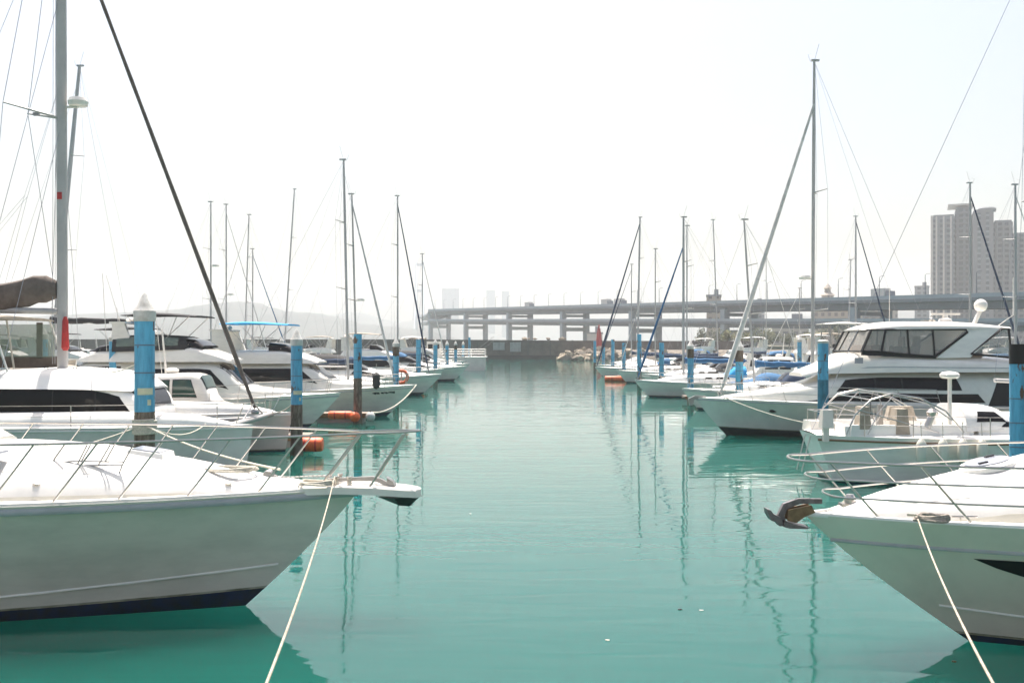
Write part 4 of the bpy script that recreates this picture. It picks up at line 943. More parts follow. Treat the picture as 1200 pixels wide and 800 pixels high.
# ---- catamaran
def catamaran():
    cx, cy = -14.35, 33.9; t = thing('sailing_catamaran', 'big white sailing catamaran with brown sail bag and furled brown headsail behind left yacht', 'catamaran', (cx, cy, 0), 0)
    for yo in (-2.75, 2.75):
        h = Hull(12.5, 1.75, 1.38, 1.46, rake=.25, sm=.5, tw=.8, p1=2.6, p0=1.8, wl=.7, flare=1.3, tr=-.4, boot=.05, bootb=.03); h.yo = yo
        h.build(t, GELG, NAVY, rub=GEL, rubh=.93, rubr=.03, nu=30); h.deck(t, DECK, .08, nu=24)
        s = Sup([(-3, .66, 1.4, 1.82), (2, .62, 1.4, 1.86), (4.2, .48, 1.42, 1.78), (5.6, .2, 1.45, 1.52)], 3, .12); s.yo = yo; k = s.body('hull_trunk', DECK, t, 20, 20)
        sd = -1 if yo < 0 else 1
        o = []
        b = MB(); b.box((2.55, yo + sd * .835, .70), (1.2, .06, .32)); b.build('hull_window', BLACK, t)
        xs = (-5.8, -3.6, -1.4, .9, 3.0, 5.2); pts = [Vector(h.pt(h.uat(x), 1, sd, .07)) for x in xs]
        for p in pts: T('stanchion', STEEL, t, [p, p + Vector((0, 0, .68))], .016)
        for f in (.5, 1): T('lifeline', STEEL, t, [p + Vector((0, 0, .68 * f)) for p in pts], .008, 5)
        P = Vector(h.pt(.985, 1, 1, 0)); T('pulpit', STEEL, t, [Vector(h.pt(.8, 1, sd, .06)) + Vector((0, 0, .68)), (5.9, yo + sd * .25, 2.12), (6.15, yo, 2.12), (5.9, yo - sd * .25, 2.1), (5.6, yo - sd * .4, 1.45)], .016)
        cleat(t, (4.6, yo + sd * .35, 1.45), DSTEEL, .28)
    b = MB(); b.box((-2.3, 0, 1.05), (7.8, 4.4, .72)); b.build('bridge_deck', GELG, t)
    ho = Sup([(-4.0, 2.45, 1.4, 2.9), (-1.2, 2.5, 1.4, 2.95), (.6, 2.44, 1.4, 2.92), (1.4, 2.28, 1.4, 2.75), (1.9, 2.05, 1.4, 2.5), (2.25, 1.75, 1.4, 2.1), (2.5, 1.2, 1.4, 1.5)], 9, .05)
    c = ho.body('deck_house', DECK, t, 34, 30)
    for sd in (1, -1):
        ho.window(c, sd, (-3.8, 2.3, -3.8, 1.75, .16, .74), GLASS, BLACK, .02)
        for x in (-2.2, -.2, 1.1): ho.side('mullion', BLACK, c, sd, (x, x + .04, x, x + .04, .16, .74), .022, nx=2)
    ho.screen(c, 1.75, 2.35, -.8, .8)
    ro = Sup([(-4.5, 2.52, 2.58, 2.98), (-1.2, 2.70, 2.56, 3.16), (.3, 2.64, 2.55, 3.10), (1.2, 2.42, 2.52, 2.94), (1.75, 2.10, 2.48, 2.74), (2.05, 1.7, 2.44, 2.52)], 9, .20)
    ho = ro; ro.body('house_roof', DECK, t, 34, 30)
    for x, f in ((-.2, -.35), (.3, .3), (-1.0, -.5)): P = ho.P(x, ho.ay(f)); cleat(t, P, BLACK, .2)
    T('cross_beam', ALU, t, [(5.55, -2.6, 1.42), (5.55, 2.6, 1.42)], .1, 10); T('longeron', ALU, t, [(2.2, 0, 1.3), (5.6, 0, 1.44)], .07, 8)
    for sd in (1, -1):
        b = MB(); b.box((4.3, sd * 1.02, 1.30), (2.3, 1.9, .02)); b.build('trampoline', DCANV, t)
    T('seagull_striker', STEEL, t, [(5.55, -1.3, 1.5), (5.55, 0, 1.95), (5.55, 1.3, 1.5)], .03)
    foot = Vector((-.95, 0, 3.15)); head = Vector((-1.02, 0, 19.6)); up = lambda f: foot.lerp(head, f)
    zf = lambda z: (z - 3.15) / 16.45
    m = MB(); m.tube([up(i / 8) for i in range(9)], [.185] * 7 + [.16, .13], 12, flat=.7); mo = m.build('mast', ALU, t, fix=False, smooth=60)
    b = MB(); b.box((-1.0, -.13, 9.0), (.16, .02, .24)); b.build('red_plate', RED, mo)
    b = MB(); b.lathe((-.95, -.02, 0), [(.1, 3.75), (.17, 3.85), (.13, 4.75), (.06, 4.9)], 10); o = b.build('halyard_bag', RED, mo); o.location = (-.02, -.17, 0); o.scale = (.8, .5, 1)
    for z, dx, dy in ((12.0, 1.55, .85), (16.2, .9, .6)):
        for sd in (1, -1): T('spreader', ALU, mo, [(-1.0, 0, z - .35), (-1.0 - dx, sd * dy, z)], [.05, .03])
    b = MB(); b.lathe((-.42, 0, 12.15), [(.06, -.1), (.30, -.08), (.34, .06), (.28, .18), (.05, .24)], 18); b.box((-.68, 0, 12.03), (.5, .1, .06)); b.build('radar_dome', GEL, mo)
    b = MB(); b.box((-1.7, -.3, 11.72), (.2, .12, .1)); b.build('deck_light', DSTEEL, mo)
    for sd in (1, -1):
        T('shroud', WIRE, t, [(-2.1, sd * 3.4, 1.5), (-2.55, sd * .85, 12.0), (-1.9, sd * .6, 16.2), head], .011, 5); T('shroud', WIRE, t, [(-1.7, sd * 3.4, 1.5), up(zf(11.5))], .009, 5); T('shroud', WIRE, t, [(-3.0, sd * 3.4, 1.5), up(zf(16))], .009, 5)
        T('lazy_jack', WIRE, t, [(-3.2, sd * .25, 5.4), (-2.2, sd * .1, 9), up(zf(13))], .006, 4); T('lazy_jack', WIRE, t, [(-5.2, sd * .25, 5.4), (-2.2, sd * .1, 9)], .006, 4)
    for k in (-.1, .08): T('halyard', WIRE, t, [(-1.25, k, 3.3), (-1.22, k, 18.8)], .008, 5)
    T('topping_lift', WIRE, t, [(-6.9, 0, 5.3), head], .008, 5)
    bo = T('boom', ALU, t, [(-1.1, 0, 5.08), (-7.0, 0, 5.2)], .11, 10)
    n = 16; b = MB(); b.tube([(-1.15 - 5.7 * i / n, .02 * sin(i * 1.9), 5.66 + .04 * sin(i * .9) - .014 * i + (.16 if i < 3 else .06 if i < 5 else 0)) for i in range(n + 1)], [.30, .46] + [.47 + .015 * sin(i * 2.3) for i in range(n - 2)] + [.28], 12, flat=.5)
    b.build('sail_bag', JBROWN, bo)
    a = Vector((5.6, 0, 1.78)); e = up(.985); n = 22
    b = MB(); b.tube([a.lerp(e, i / n) for i in range(n + 1)], [.05, .06] + [.078 - .0013 * i + .005 * sin(i * 2.2) for i in range(n - 1)], 10); b.build('furled_jib', JBROWN, t, fix=False, smooth=60)
    b = MB(); b.lathe((5.6, 0, 1.66), [(.12, -.06), (.15, 0), (.12, .08), (.05, .1)], 12); b.build('furling_drum', DSTEEL, t)
    # cockpit shelter
    bi = Sup([(-6.2, 2.1, 4.78, 4.86), (-4, 2.2, 4.82, 5.0), (-2.2, 2.1, 4.78, 4.88)], 3, 0); k = bi.body('bimini', TAN, t, 12, 14)
    for sd in (1, -1):
        for x0, x1 in ((-2.0, -2.35), (-3.9, -3.9), (-6.0, -6.0)): T('bimini_support', GEL, k, [(x0 + .25, sd * 2.1, 3.05), (x1, sd * 2.05, 4.82)], .035)
        b = MB(); b.box((-4.0, sd * 2.12, 4.08), (3.6, .015, 1.2)); b.build('side_screen', CLEARG, k)
        b = MB(); b.box((-4.0, sd * 2.14, 3.32), (3.9, .03, .42)); b.build('side_cloth', JBROWN, k)
        for x in (-2.75, -4.6): 
            b = MB(); b.box((x, sd * 2.14, 4.1), (.22, .03, 1.3)); b.build('canvas_strip', JBROWN, k)
    b = MB(); b.box((-3.1, -1.2, 3.4), (.25, .9, .9)); b.lathe((-2.9, -1.2, 3.8), [(.36, -.015), (.39, 0), (.36, .015)], 16, axis='x', closed=False); b.build('helm_station', GEL, t)
catamaran()
rope('pale rope from nearest left pile down to the yacht bow', (-7.6, 20.8, 2.25), (X(330, 15.9), 15.8, 2.0), .10, r=.02)
rope('pale rope from nearest left pile to the catamaran near bow', (-7.72, 21.2, 2.22), (-9.5, 30.9, 1.5), .25, r=.018)
rope('pale rope from nearest left pile to the left yacht side deck', (-7.9, 20.85, 2.22), (-10.5, 16.9, 1.84), .22, r=.018)
rope('pale line from nearest left pile up to catamaran cabin top', (-7.95, 21.1, 3.55), (-13.6, 32.2, 3.12), .12, r=.016)
def collar(x, y, z):
    t = thing('rope_collar', 'thick wrap of cream rope around the nearest left pile', 'rope', (x, y, z)); b = MB()
    b.tube([(.235 * cos(a), .235 * sin(a), .035 * a / 6.28) for a in [2 * pi * i / 16 for i in range(16 * 9)]], .022, 6); b.build('rope_wrap', ROPE, t, fix=False)
    return t
collar(-7.75, 21.0, 2.08)

# ---- big right yacht
def right_yacht():
    cx, cy = 15.7, 43.2; t = thing('flybridge_yacht', 'big white flybridge yacht with black framed enclosure beyond the second right pile', 'motor boat', (cx, cy, 0), pi)
    h = Hull(15.5, 4.5, 1.35, 1.66, rake=1.35, sm=.42, tw=.92, p1=2.3, p0=1.35, wl=.8, flare=1.5, boot=.16, bootb=.22)
    h.build(t, GELW, mat('black_antifoul', (.010, .011, .014), .45, var=.3, vscale=4), rub=RUB, rubh=.94, rubr=.03, nu=40); h.deck(t, DECK, .08, nu=30)
    ho = Sup([(-6.4, 1.95, 1.2, 2.86), (-3, 2.02, 1.2, 2.9), (0, 1.95, 1.25, 2.9), (1.6, 1.82, 1.3, 2.78), (3.2, 1.5, 1.4, 2.30), (5.0, .92, 1.55, 1.95), (6.6, .3, 1.62, 1.72)], 5, .08)
    c = ho.body('cabin', GELW, t, 40, 30)
    for sd in (1, -1):
        ho.window(c, sd, (-3.9, 3.3, -3.6, 1.6, .20, .40), GLASS, BLACK, .012)
        ho.window(c, sd, (-2.95, 2.15, -2.75, 1.75, .50, .79), GLASS, BLACK, .015)
        ho.window(c, sd, (-6.2, -4.0, -5.6, -4.5, .08, .76), BLACK, BLACK, .01)  # no glass here: black panel paints the shade of the open aft cockpit
        for x in (.55, -.55): ho.side('mullion', BLACK, c, sd, (x, x + .07, x, x + .07, .5, .79), .024, nx=2)
        for x in (4.9, .9):
            b = MB(); P = Vector(h.pt(h.uat(x), .72, sd)); 
            for i in range(1): b.lathe((0, 0, 0), [(.17, -.02), (.17, .02), (.14, .03)], 16, axis='y')
            o = b.build('porthole', BLACK, t); o.location = P; o.scale = (1, 1, .38)
    fl = Sup([(-6.9, 1.98, 2.84, 3.10), (-5, 2.08, 2.80, 3.42), (-2.4, 2.08, 2.80, 3.50), (0, 2.0, 2.78, 3.62), (1.2, 1.8, 2.75, 3.62), (2.3, 1.5, 2.72, 3.16), (3.4, 1.0, 2.58, 2.74)], 4.2, .06)
    f = fl.body('flybridge', GEL, t, 36, 28)
    for sd in (1, -1): fl.side('painted_groove_shade', RUB, f, sd, (-6.4, 1.2, -6.4, .9, .24, .30), .006, nx=20)  # raised grey strip, groove shade put into its colour
    def yz(z): return lerp(1.90, 1.66, clamp((z - 3.4) / 1.3))
    def slab(name, m, poly, sd, par, th=.02, out=0.0):
        b = MB(); o = [(x, sd * (yz(z) + out), z) for x, z in poly]; i_ = [(x, sd * (yz(z) + out - th), z) for x, z in poly]
        b.poly(o if sd < 0 else o[::-1]); b.poly(i_ if sd > 0 else i_[::-1]); n = len(poly)
        for k in range(n): b.poly([o[k], o[(k + 1) % n], i_[(k + 1) % n], i_[k]])
        return b.build(name, m, par, smooth=0)
    enc = thing('e', None, None, (0, 0, 0)); bpy.data.objects.remove(enc)
    rf = Sup([(-5.15, 1.62, 4.60, 4.72), (-3, 1.76, 4.60, 4.92), (-.6, 1.76, 4.58, 4.93), (.35, 1.6, 4.56, 4.80), (.92, 1.2, 4.54, 4.60)], 3.2, 0.02)
    r = rf.body('hardtop', GEL, t, 24, 24)
    P1 = [(1.15, 3.66), (.36, 3.64), (.12, 4.56), (.72, 4.56)]; P2 = [(.36, 3.64), (-.78, 3.52), (-.78, 4.58), (.12, 4.56)]
    P3 = [(-.78, 3.52), (-1.84, 3.44), (-1.84, 4.58), (-.78, 4.58)]; P4 = [(-1.84, 3.44), (-3.28, 4.46), (-3.22, 4.58), (-1.84, 4.58)]
    P5 = [(-3.35, 3.56), (-5.02, 3.40), (-5.02, 4.60), (-4.72, 4.60)]
    for sd in (1, -1):
        for P in (P1, P2, P3, P4, P5):
            w = slab('side_pane', CLEAR, P, sd, t)
            b = MB(); q = [(x, sd * (yz(z) + .005), z) for x, z in P]; b.tube(q + [q[0], q[1]], .055, 6); b.build('frame', BLACK, w)
        slab('side_wing', GEL, [(-1.90, 3.38), (-3.30, 3.40), (-4.74, 4.63), (-3.16, 4.63), (-3.34, 4.46)], sd, t, .12, .012)
        slab('sill', BLACK, [(1.2, 3.50), (1.18, 3.67), (.36, 3.65), (-1.84, 3.46), (-1.9, 3.36)], sd, t, .05, .010)
    for y0, y1 in ((-1.72, -.6), (-.6, .6), (.6, 1.72)):
        b = MB(); g = [(1.15 if abs(y0) > 1 else 1.32, y0, 3.66), (1.15 if abs(y1) > 1 else 1.32, y1, 3.66), (.72 if abs(y1) > 1 else .85, y1 * .93, 4.56), (.72 if abs(y0) > 1 else .85, y0 * .93, 4.56)]
        b.poly(g); w = b.build('windscreen', CLEAR, t, smooth=0); b = MB(); b.tube(g + [g[0], g[1]], .04, 6); b.build('frame', BLACK, w)
    b = MB()
    b.box((-3.6, 0, 3.55), (1.0, 2.6, .35)); b.build('bench_seat', SKIN_TAN, t)
    for y in (-.8, .8):
        b = MB(); b.box((-1.3, y, 3.62), (.5, .55, .5)); b.box((-1.52, y, 4.05), (.14, .55, .5), tx=.8); b.build('helm_seat', SKIN_TAN, t)
    b = MB(); b.box((.3, 0, 3.72), (.8, 2.6, .42), tx=.6); b.build('dashboard', WOOD, t)
    b = MB(); b.lathe((-3.1, 0, 4.9), [(.3, 0), (.26, .14), (.12, .2), (.1, .34)], 14); b.box((-3.1, 0, 5.26), (1.25, .12, .09)); b.build('radar_scanner', GEL, r)
    b = MB(); b.tube([(-4.2, .3, 4.8), (-4.45, .3, 5.35)], .09, 10); b.ball((-4.5, .3, 5.62), .28, 16); b.build('satellite_dome', GEL, r)
    T('antenna', GEL, r, [(-4.9, .9, 4.7), (-5.6, .9, 5.2), (-5.6, .9, 6.8)], .02, 6); T('antenna', GEL, r, [(-.9, -.6, 4.9), (-.9, -.6, 6.4)], .014, 5)
    b = MB(); b.ball((-2.3, .5, 5.0), .1, 10); b.box((-2.6, -.6, 4.98), (.5, .4, .06)); b.build('horn', STEEL, r)
    b = MB(); b.box((1.35, 2.0, 3.28), (.34, .05, .24)); b.build('side_light', LAMPGR, t)
    rail_set(h, t, [-2, -.4, 1.2, 2.8, 4.2, 5.5, 6.6], .66, .2, inset=.1, r=.016, mids=(.5,), nose=.15)
    b = MB(); b.prism([(7.3, 1.72), (7.75, 1.74), (8.05, 1.6), (8.0, 1.3), (7.85, 1.32), (7.8, 1.55), (7.3, 1.64)], -.06, .06); b.build('anchor', DSTEEL, t)
    b = MB(); b.box((-7.6, 0, .45), (1.3, 4.0, .12)); b.build('swim_platform', WOOD, t)
    for sd in (1, -1): T('flybridge_support', GEL, t, [(-5.4, sd * 1.9, 1.3), (-6.4, sd * 1.85, 2.9)], .07, 8)
    b = MB(); b.box((-6.6, 0, 1.75), (.8, 3.4, .5)); b.build('cockpit_cover', JNAVY, t)
right_yacht()
rope('sagging pale line along the hull of the flybridge yacht', (9.0, 42.2, 1.72), (12.2, 39.45, .75), .15, r=.022)

# ---- right sailing boat moored stern to the channel
def right_sail():
    t, h = sailboat('white cruising sailboat moored stern first behind right cruiser, steel hoops over tan cockpit cushions', X(1221, 29.3) + .4, 29.3, 21.2, 17.0, 1, L=12.5, B=3.9, zs=1.38, zb=1.5, jib=None, cover=None, mr=.10, stripe=WOOD, tw=.42, tr=.55, covlen=1.8, group=None)
    ox = 21.2 - 6.25
    lx = lambda u, y=28.4: X(u, y) - ox
    k = 0
    b = MB()
    for y in (-1.45, 1.45):
        b.tube([(-5.6, y, 1.45), (-5.35, y, 2.0), (-4.9, y, 2.42), (-4.3, y * .96, 2.58), (-3.5, y * .95, 2.46), (-2.8, y * .97, 2.1), (-2.3, y, 1.5)], .024, 8)
        b.tube([(-5.0, y, 1.45), (-4.7, y, 2.05), (-4.25, y * .95, 2.53), (-3.3, y * .95, 2.32), (-2.65, y, 1.85)], .017, 8)
        b.tube([(-5.3, y, 2.15), (-3.0, y, 1.5)], .016, 6)
    for x, z in ((-4.9, 2.42), (-4.3, 2.58), (-3.5, 2.46)): b.tube([(x, -1.42, z), (x, 1.42, z)], .018, 6)
    b.build('bimini_hoops', STEEL, t, fix=False)
    for x, y, z, sx, sy, sz in ((-4.95, -.9, 1.82, .35, .5, .75), (-3.9, -.9, 1.78, .4, .55, .72), (-3.3, .6, 1.9, .9, .3, .42)):
        b = MB(); b.box((x, y, z), (sx, sy, sz), tx=.75, ty=.8); b.build('cushion', TAN, t, smooth=30)
    b = MB(); b.box((-6.0, -.95, 1.85), (.34, .36, .52), tx=.8, ty=.8); b.box((-6.02, -.95, 1.45), (.16, .16, .5)); b.build('outboard_motor', GELG, t)
    b = MB(); b.box((-5.8, .8, 1.52), (.5, .9, .3), tx=.9, ty=.9); b.build('stern_locker', GEL, t)
    b = MB(); b.tube([(-3.2, -1.1, 1.6), (-3.05, -1.1, 1.95)], .1, 10); b.lathe((-3.05, -1.1, 1.95), [(.14, 0), (.16, .1), (.06, .2)], 12); b.build('compass_pedestal', STEEL, t)
    b = MB(); b.tube([(lx(1113), -.9, 1.35), (lx(1113), -.9, 3.0)], .06, 8); p = b.build('radar_pole', GEL, t)
    b = MB(); b.lathe((lx(1113), -.9, 2.98), [(.06, 0), (.22, .02), (.27, .07), (.27, .13), (.21, .19), (.05, .22)], 20); b.build('radar_dome', GEL, p)
    for y in (-1.0, 1.0): T('ladder', STEEL, t, [(-6.25, y * .25 , 1.3), (-6.5, y * .25, .25)], .02)
    sp = Sup([(-2.1, 1.2, 1.5, 2.25), (-1.2, 1.15, 1.55, 2.2), (-.4, 1.0, 1.6, 1.8)], 3.2, .1); w = sp.body('spray_hood', WCANV, t, 12, 14)
    for sd in (1, -1): sp.side('pane', GLASS, w, sd, (-1.8, -.9, -1.7, -1.2, .35, .75))
    for k in range(4):
        u = (1080, 1105, 1128, 1150)[k]; fender(('leftmost of four cream fenders along the stern moored sailboat', 'second cream fender along the stern moored sailboat', 'third cream fender along the stern moored sailboat, beside pole', 'fourth cream fender along the stern moored sailboat, nearest its mast')[k], X(u, 27.3), 27.30 - .02 * k, 1.02, CREAM, .62, .14)
    return t
right_sail()

# ================================================================== THE FLEET
# left row: mast pixel column, depth, mast top pixel row, bow pixel column
def sb(label, u, y, vt, ub, bd, **k):
    yb = y; sailboat(label, X(u, y), y, X(ub, yb) if ub is not None else X(u, y) + bd * 4.7, Z(vt, y), bd, **k)
GL = 'sailing boats on the left side'; GR = 'sailing boats on the right side'
sb('grey masted sailboat far left behind the catamaran, mast raked back, long charcoal boom cover', 58, 60, 78, None, -1, L=10, rake=1.8, cover=DCANV, jib=None, boomz=5.2, covlen=5.8, mr=.16, mastm=ALUD, group=GL)
sb('slim sailboat mast left of two, over the nearest left pile, navy headsail', 247, 89, 237, None, 1, jib=None, mastm=ALUD, group=GL, radar=.62)
sb('sailboat with small masthead radar, just right of grey furled forestay', 265, 95, 240, None, 1, jib=JGREY, jr=.045, mastm=ALUD, radar=.45, group=GL)
sb('sailboat with mast tilted right, left of the blue bimini yacht', 286, 104.5, 252, None, -1, rake=.5, jib=JGREY, jr=.04, mastm=ALUD, group=GL)
sb('short masted sailboat close behind a tilted mast, back row left', 296, 109, 292, None, 1, jib=JBLUE, jr=.06, group=GL)
sb('sailboat with strongly tilted dark mast above the blue bimini', 332, 122, 222, None, -1, rake=1.35, jib=None, mastm=ALUD, mr=.11, group=GL)
sb('tallest slender mast of the left group, white sailboat behind the lettered hull', 408, 61.3, 188, 470, 1, hood=TAN, jib=None, cover=None, mr=.095, L=11, group=GL, rake=.28)
sb('sailboat with double radar bar and grey furled headsail slanting down to right', 418, 71.5, 228, 466, 1, hood=DCANV, jib=JGREY, jr=.085, radar=.42, rake=.35, group=GL, cover=JNAVY)
sb('sailboat with light mast and dark navy headsail slanting towards the bridge end', 466, 87.5, 230, 506, 1, hood=JBLUE, jib=JNAVY, jr=.075, group=GL, cover=JBLUE)
sb('small sailboat farthest on left with grey furled headsail', 495, 111.5, 298, 527, 1, hood=TAN, jib=JGREY, jr=.06, group=GL, mr=.07)
# right row
sb('tallest mast of the right side, sailboat with thick grey furled headsail', 952, 51, 72, 838, -1, hood=WCANV, jib=JGREY, jr=.125, jtop=.87, mr=.105, L=12.5, B=3.6, cover=JGREY, radar=.34, spr=(.24, .60), group=GR, rake=.1)
sb('white sailboat with raked mast and small bow, beyond third right pile', 884, 60, 258, 799, -1, hood=JNAVY, rake=-.62, jib=None, cover=JBLUE, mr=.075, L=10, group=GR)
sb('white sailboat with blue sail cover and blue furled headsail, between fourth and fifth right piles', 801, 74, 255, 743, -1, jib=JBLUE, jr=.085, jtop=.82, cover=JBLUE, hood=CYAN, mr=.11, L=11.5, group=GR, mastm=ALUD)
sb('sailboat with thin mast directly behind a thicker blue headsail boat', 805, 88, 265, 752, -1, hood=DCANV, jib=None, mr=.07, mastm=ALUD, group=GR, cover=JNAVY)
sb('sailboat with thin mast leaning left, bow away from channel', 842, 104.8, 258, None, 1, rake=.55, jib=None, mr=.075, mastm=ALUD, group=GR)
sb('far sailboat with thin short mast and grey forestay, right of beacon', 768, 100.3, 292, 722, -1, hood=TAN, jib=JGREY, jr=.03, mr=.075, group=GR)
sb('white hulled sailboat nearest the beacon with long navy furled headsail', 747, 114, 255, 697, -1, hood=JBLUE, jib=JNAVY, jr=.105, jtop=.96, mr=.13, L=12, B=3.7, rake=.3, group=GR, cover=JNAVY, mastm=ALUD)
sb('distant sailboat with slender mast just left of navy headsail mast', 740, 126.5, 310, 698, -1, jib=JNAVY, jr=.05, mr=.08, group=GR, mastm=ALUD)
sb('sailboat with blue headsail slanting right, rising behind the white flybridge yacht', 1003, 105.5, 254, None, 1, jib=JNAVY, jr=.085, jtop=.97, mr=.11, group=GR, mastm=ALUD, cover=JNAVY)
sb('small sailboat with short mast left of the flybridge yacht roof', 994, 110, 305, None, 1, jib=None, mr=.08, group=GR, mastm=ALUD, rake=-.3)
sb('small sailboat with the shortest mast, near the yellowish shrubs', 937, 121, 338, None, -1, jib=JGREY, jr=.04, mr=.07, group=GR)
sb('sailboat whose mast stands before the tall apartment tower, navy headsail', 1137, 74, 215, None, 1, jib=JNAVY, jr=.085, jtop=.94, mr=.115, group=GR, cover=JNAVY)
sb('sailboat at far right edge with thick mast', 1190, 67, 217, None, 1, jib=JGREY, jr=.05, mr=.115, group=GR, mastm=ALUD)
sb('sailboat with slim white mast, between raked mast and tallest mast', 898, 130, 292, None, 1, jib=JGREY, jr=.045, mr=.06, group=GR)

GM = 'motor boats on the left side'; GN = 'motor boats on the right side'
tm, hm = motorboat('white flybridge yacht with dark tinted windows behind the catamaran roof', -8.0, 46.6, 1, 12.2, 3.9, 'flybridge', GEL, 1.3, 1.7, hc=1.75, canvas=DCANV, group=GM, name='flybridge_yacht')
b = Sup([(-4.0, 1.6, 3.6, 4.35), (-2.5, 1.65, 3.65, 4.4), (-.9, 1.5, 3.7, 4.3), (-.5, 1.4, 3.7, 3.8)], 6, .05); e_ = b.body('canvas_enclosure', DCANV, tm, 12, 16)
for sd in (1, -1):
    for x0, x1 in ((-3.8, -2.9), (-2.75, -1.9), (-1.75, -1.05)): b.side('pane', CLEARG, e_, sd, (x0, x1, x0, x1, .3, .85), .015)
for x, yv, z in ((-4.6, .5, 5.7), (-4.7, -.9, 7.2)): T('antenna', GEL, tm, [(x + .2, yv, 3.6), (x, yv, z)], .016, 5)
motorboat('small white pilothouse boat with green tinted windows beside the furled brown headsail', X(327, 41.2), 41.2, 1, 8.5, 2.8, 'pilothouse', GEL, .9, 1.15, glass=GLASSG, group=GM, name='pilothouse_boat', radar=False)
t3, h3 = motorboat('white flybridge yacht with bright blue bimini, grey green lettered hull by third left pile', X(489, 54.6), 54.6, 1, 13, 4.2, 'flybridge', GEL, 1.3, 1.74, canvas=CYAN, group=GM, name='flybridge_yacht')
b = MB()
rn = random.Random(4)
for g0, g1 in ((434, 441.5), (443.5, 450), (452, 459)):
    u = g0
    while u < g1:
        w = rn.uniform(.5, 1.0); hx = X(u, 53.1) - (X(489, 54.6) - 6.5); P = Vector(h3.pt(h3.uat(hx + .3), .80, -1)); b.box((P.x, P.y - .012, P.z), (.05 * w + .02, .02, .16 * rn.uniform(.6, 1)), ry=rn.choice((0, .5, -.5, 1.57))); u += 1.25
b.build('hull_lettering', BLACK, t3)
motorboat('white cruiser with black canvas canopy between fourth and fifth left piles', X(518, 76.5), 76.5, 1, 12.5, 4.0, 'cruiser', GEL, 1.15, 1.65, canvas=DCANV, group=GM)
motorboat('white flybridge boat with tan canvas beyond the fifth left pile', X(521, 94.2), 94.2, 1, 11.5, 3.8, 'flybridge', GEL, 1.1, 1.6, canvas=TAN, group=GM, name='flybridge_yacht')
motorboat('white cruiser with blue canopy beyond the sixth left pile', X(548, 105.3), 105.3, 1, 11.5, 3.8, 'cruiser', GEL, 1.15, 1.6, canvas=JBLUE, group=GM)
motorboat('white cruiser with charcoal canopy far along the left side', X(551, 124), 124, 1, 11, 3.7, 'cruiser', GELG, 1.1, 1.5, canvas=DCANV, group=GM)
motorboat('distant white flybridge boat near the left end of the channel', X(545, 142), 142, 1, 11, 3.8, 'flybridge', GEL, 1.1, 1.5, canvas=WCANV, group=GM, name='flybridge_yacht')
def workboat():
    y = 149; t = thing('work_boat', 'square ended pale grey work barge with white rails at the left channel end', 'work boat', (X(550, y) - 2, y, 0), 0)
    b = MB(); o = [(-5, -.5), (4.2, -.5), (4.5, .2), (4.5, 1.9), (-5, 1.9)]; b.prism(o, -2.6, 2.6); b.build('hull', GELG, t, smooth=0)
    b = MB(); b.box((-.25, 0, 1.95), (9.8, 5.4, .1)); b.build('deck', DECK, t, smooth=0)
    for z in (.45, .8, 1.15):
        T('top_rail', GEL, t, [(-4.9, -2.5, 1.95 + z), (4.4, -2.5, 1.95 + z), (4.4, 2.5, 1.95 + z), (-4.9, 2.5, 1.95 + z)], .06, 5)
    for x in (-4.9, -2.5, 0, 2.2, 4.4):
        for s_ in (-2.5, 2.5): T('stanchion', GEL, t, [(x, s_, 1.95), (x, s_, 3.15)], .05, 5)
    b = MB(); b.box((-3.2, 0, 3.1), (2.2, 3.4, 2.3), tx=.95, ty=.95); c = b.build('wheelhouse', GEL, t, smooth=0)
    for x in (-3.7, -2.7):
        b = MB(); b.box((x, -1.66, 3.5), (.7, .05, .7)); b.build('window', GLASS, c, smooth=0)
workboat()
# second left row and right side small craft
for a in (('white cruiser with tan canopy in back row left of the brown furled sail', -23.5, 56, -1, 10, 3.4, 'cruiser', GEL, 1.0, 1.4, TAN),
          ('white flybridge boat with green trimmed windows in back row left', -22.6, 64.8, -1, 11.5, 3.8, 'flybridge', GEL, 1.2, 1.6, DCANV),
          ('white pilothouse boat in left back row under the hills', -22.6, 100, -1, 9, 3.1, 'pilothouse', GEL, 1.0, 1.4, None),
          ('cream cruiser with charcoal canopy, left back row farther off', -22.6, 118, -1, 10, 3.4, 'cruiser', GELW, 1.0, 1.4, DCANV),
          ('white covered runabout in back row at far left', -22.6, 51.5, -1, 7, 2.5, 'covered', GEL, .8, 1.0, WCANV),
          ('navy covered runabout in back row at far left', -22.6, 67.5, -1, 7, 2.5, 'covered', GEL, .8, 1.0, JNAVY),
          ('white flybridge boat far off beneath the left hills', -22.6, 131, -1, 11, 3.7, 'flybridge', GEL, 1.1, 1.5, TAN)):
    if a[6] != 'none':
        motorboat(a[0], a[1] - 10, a[2], a[3], *a[4:10], canvas=a[10], group=GM, name={'covered': 'runabout', 'flybridge': 'flybridge_yacht', 'pilothouse': 'pilothouse_boat'}.get(a[6], 'motor_yacht'))
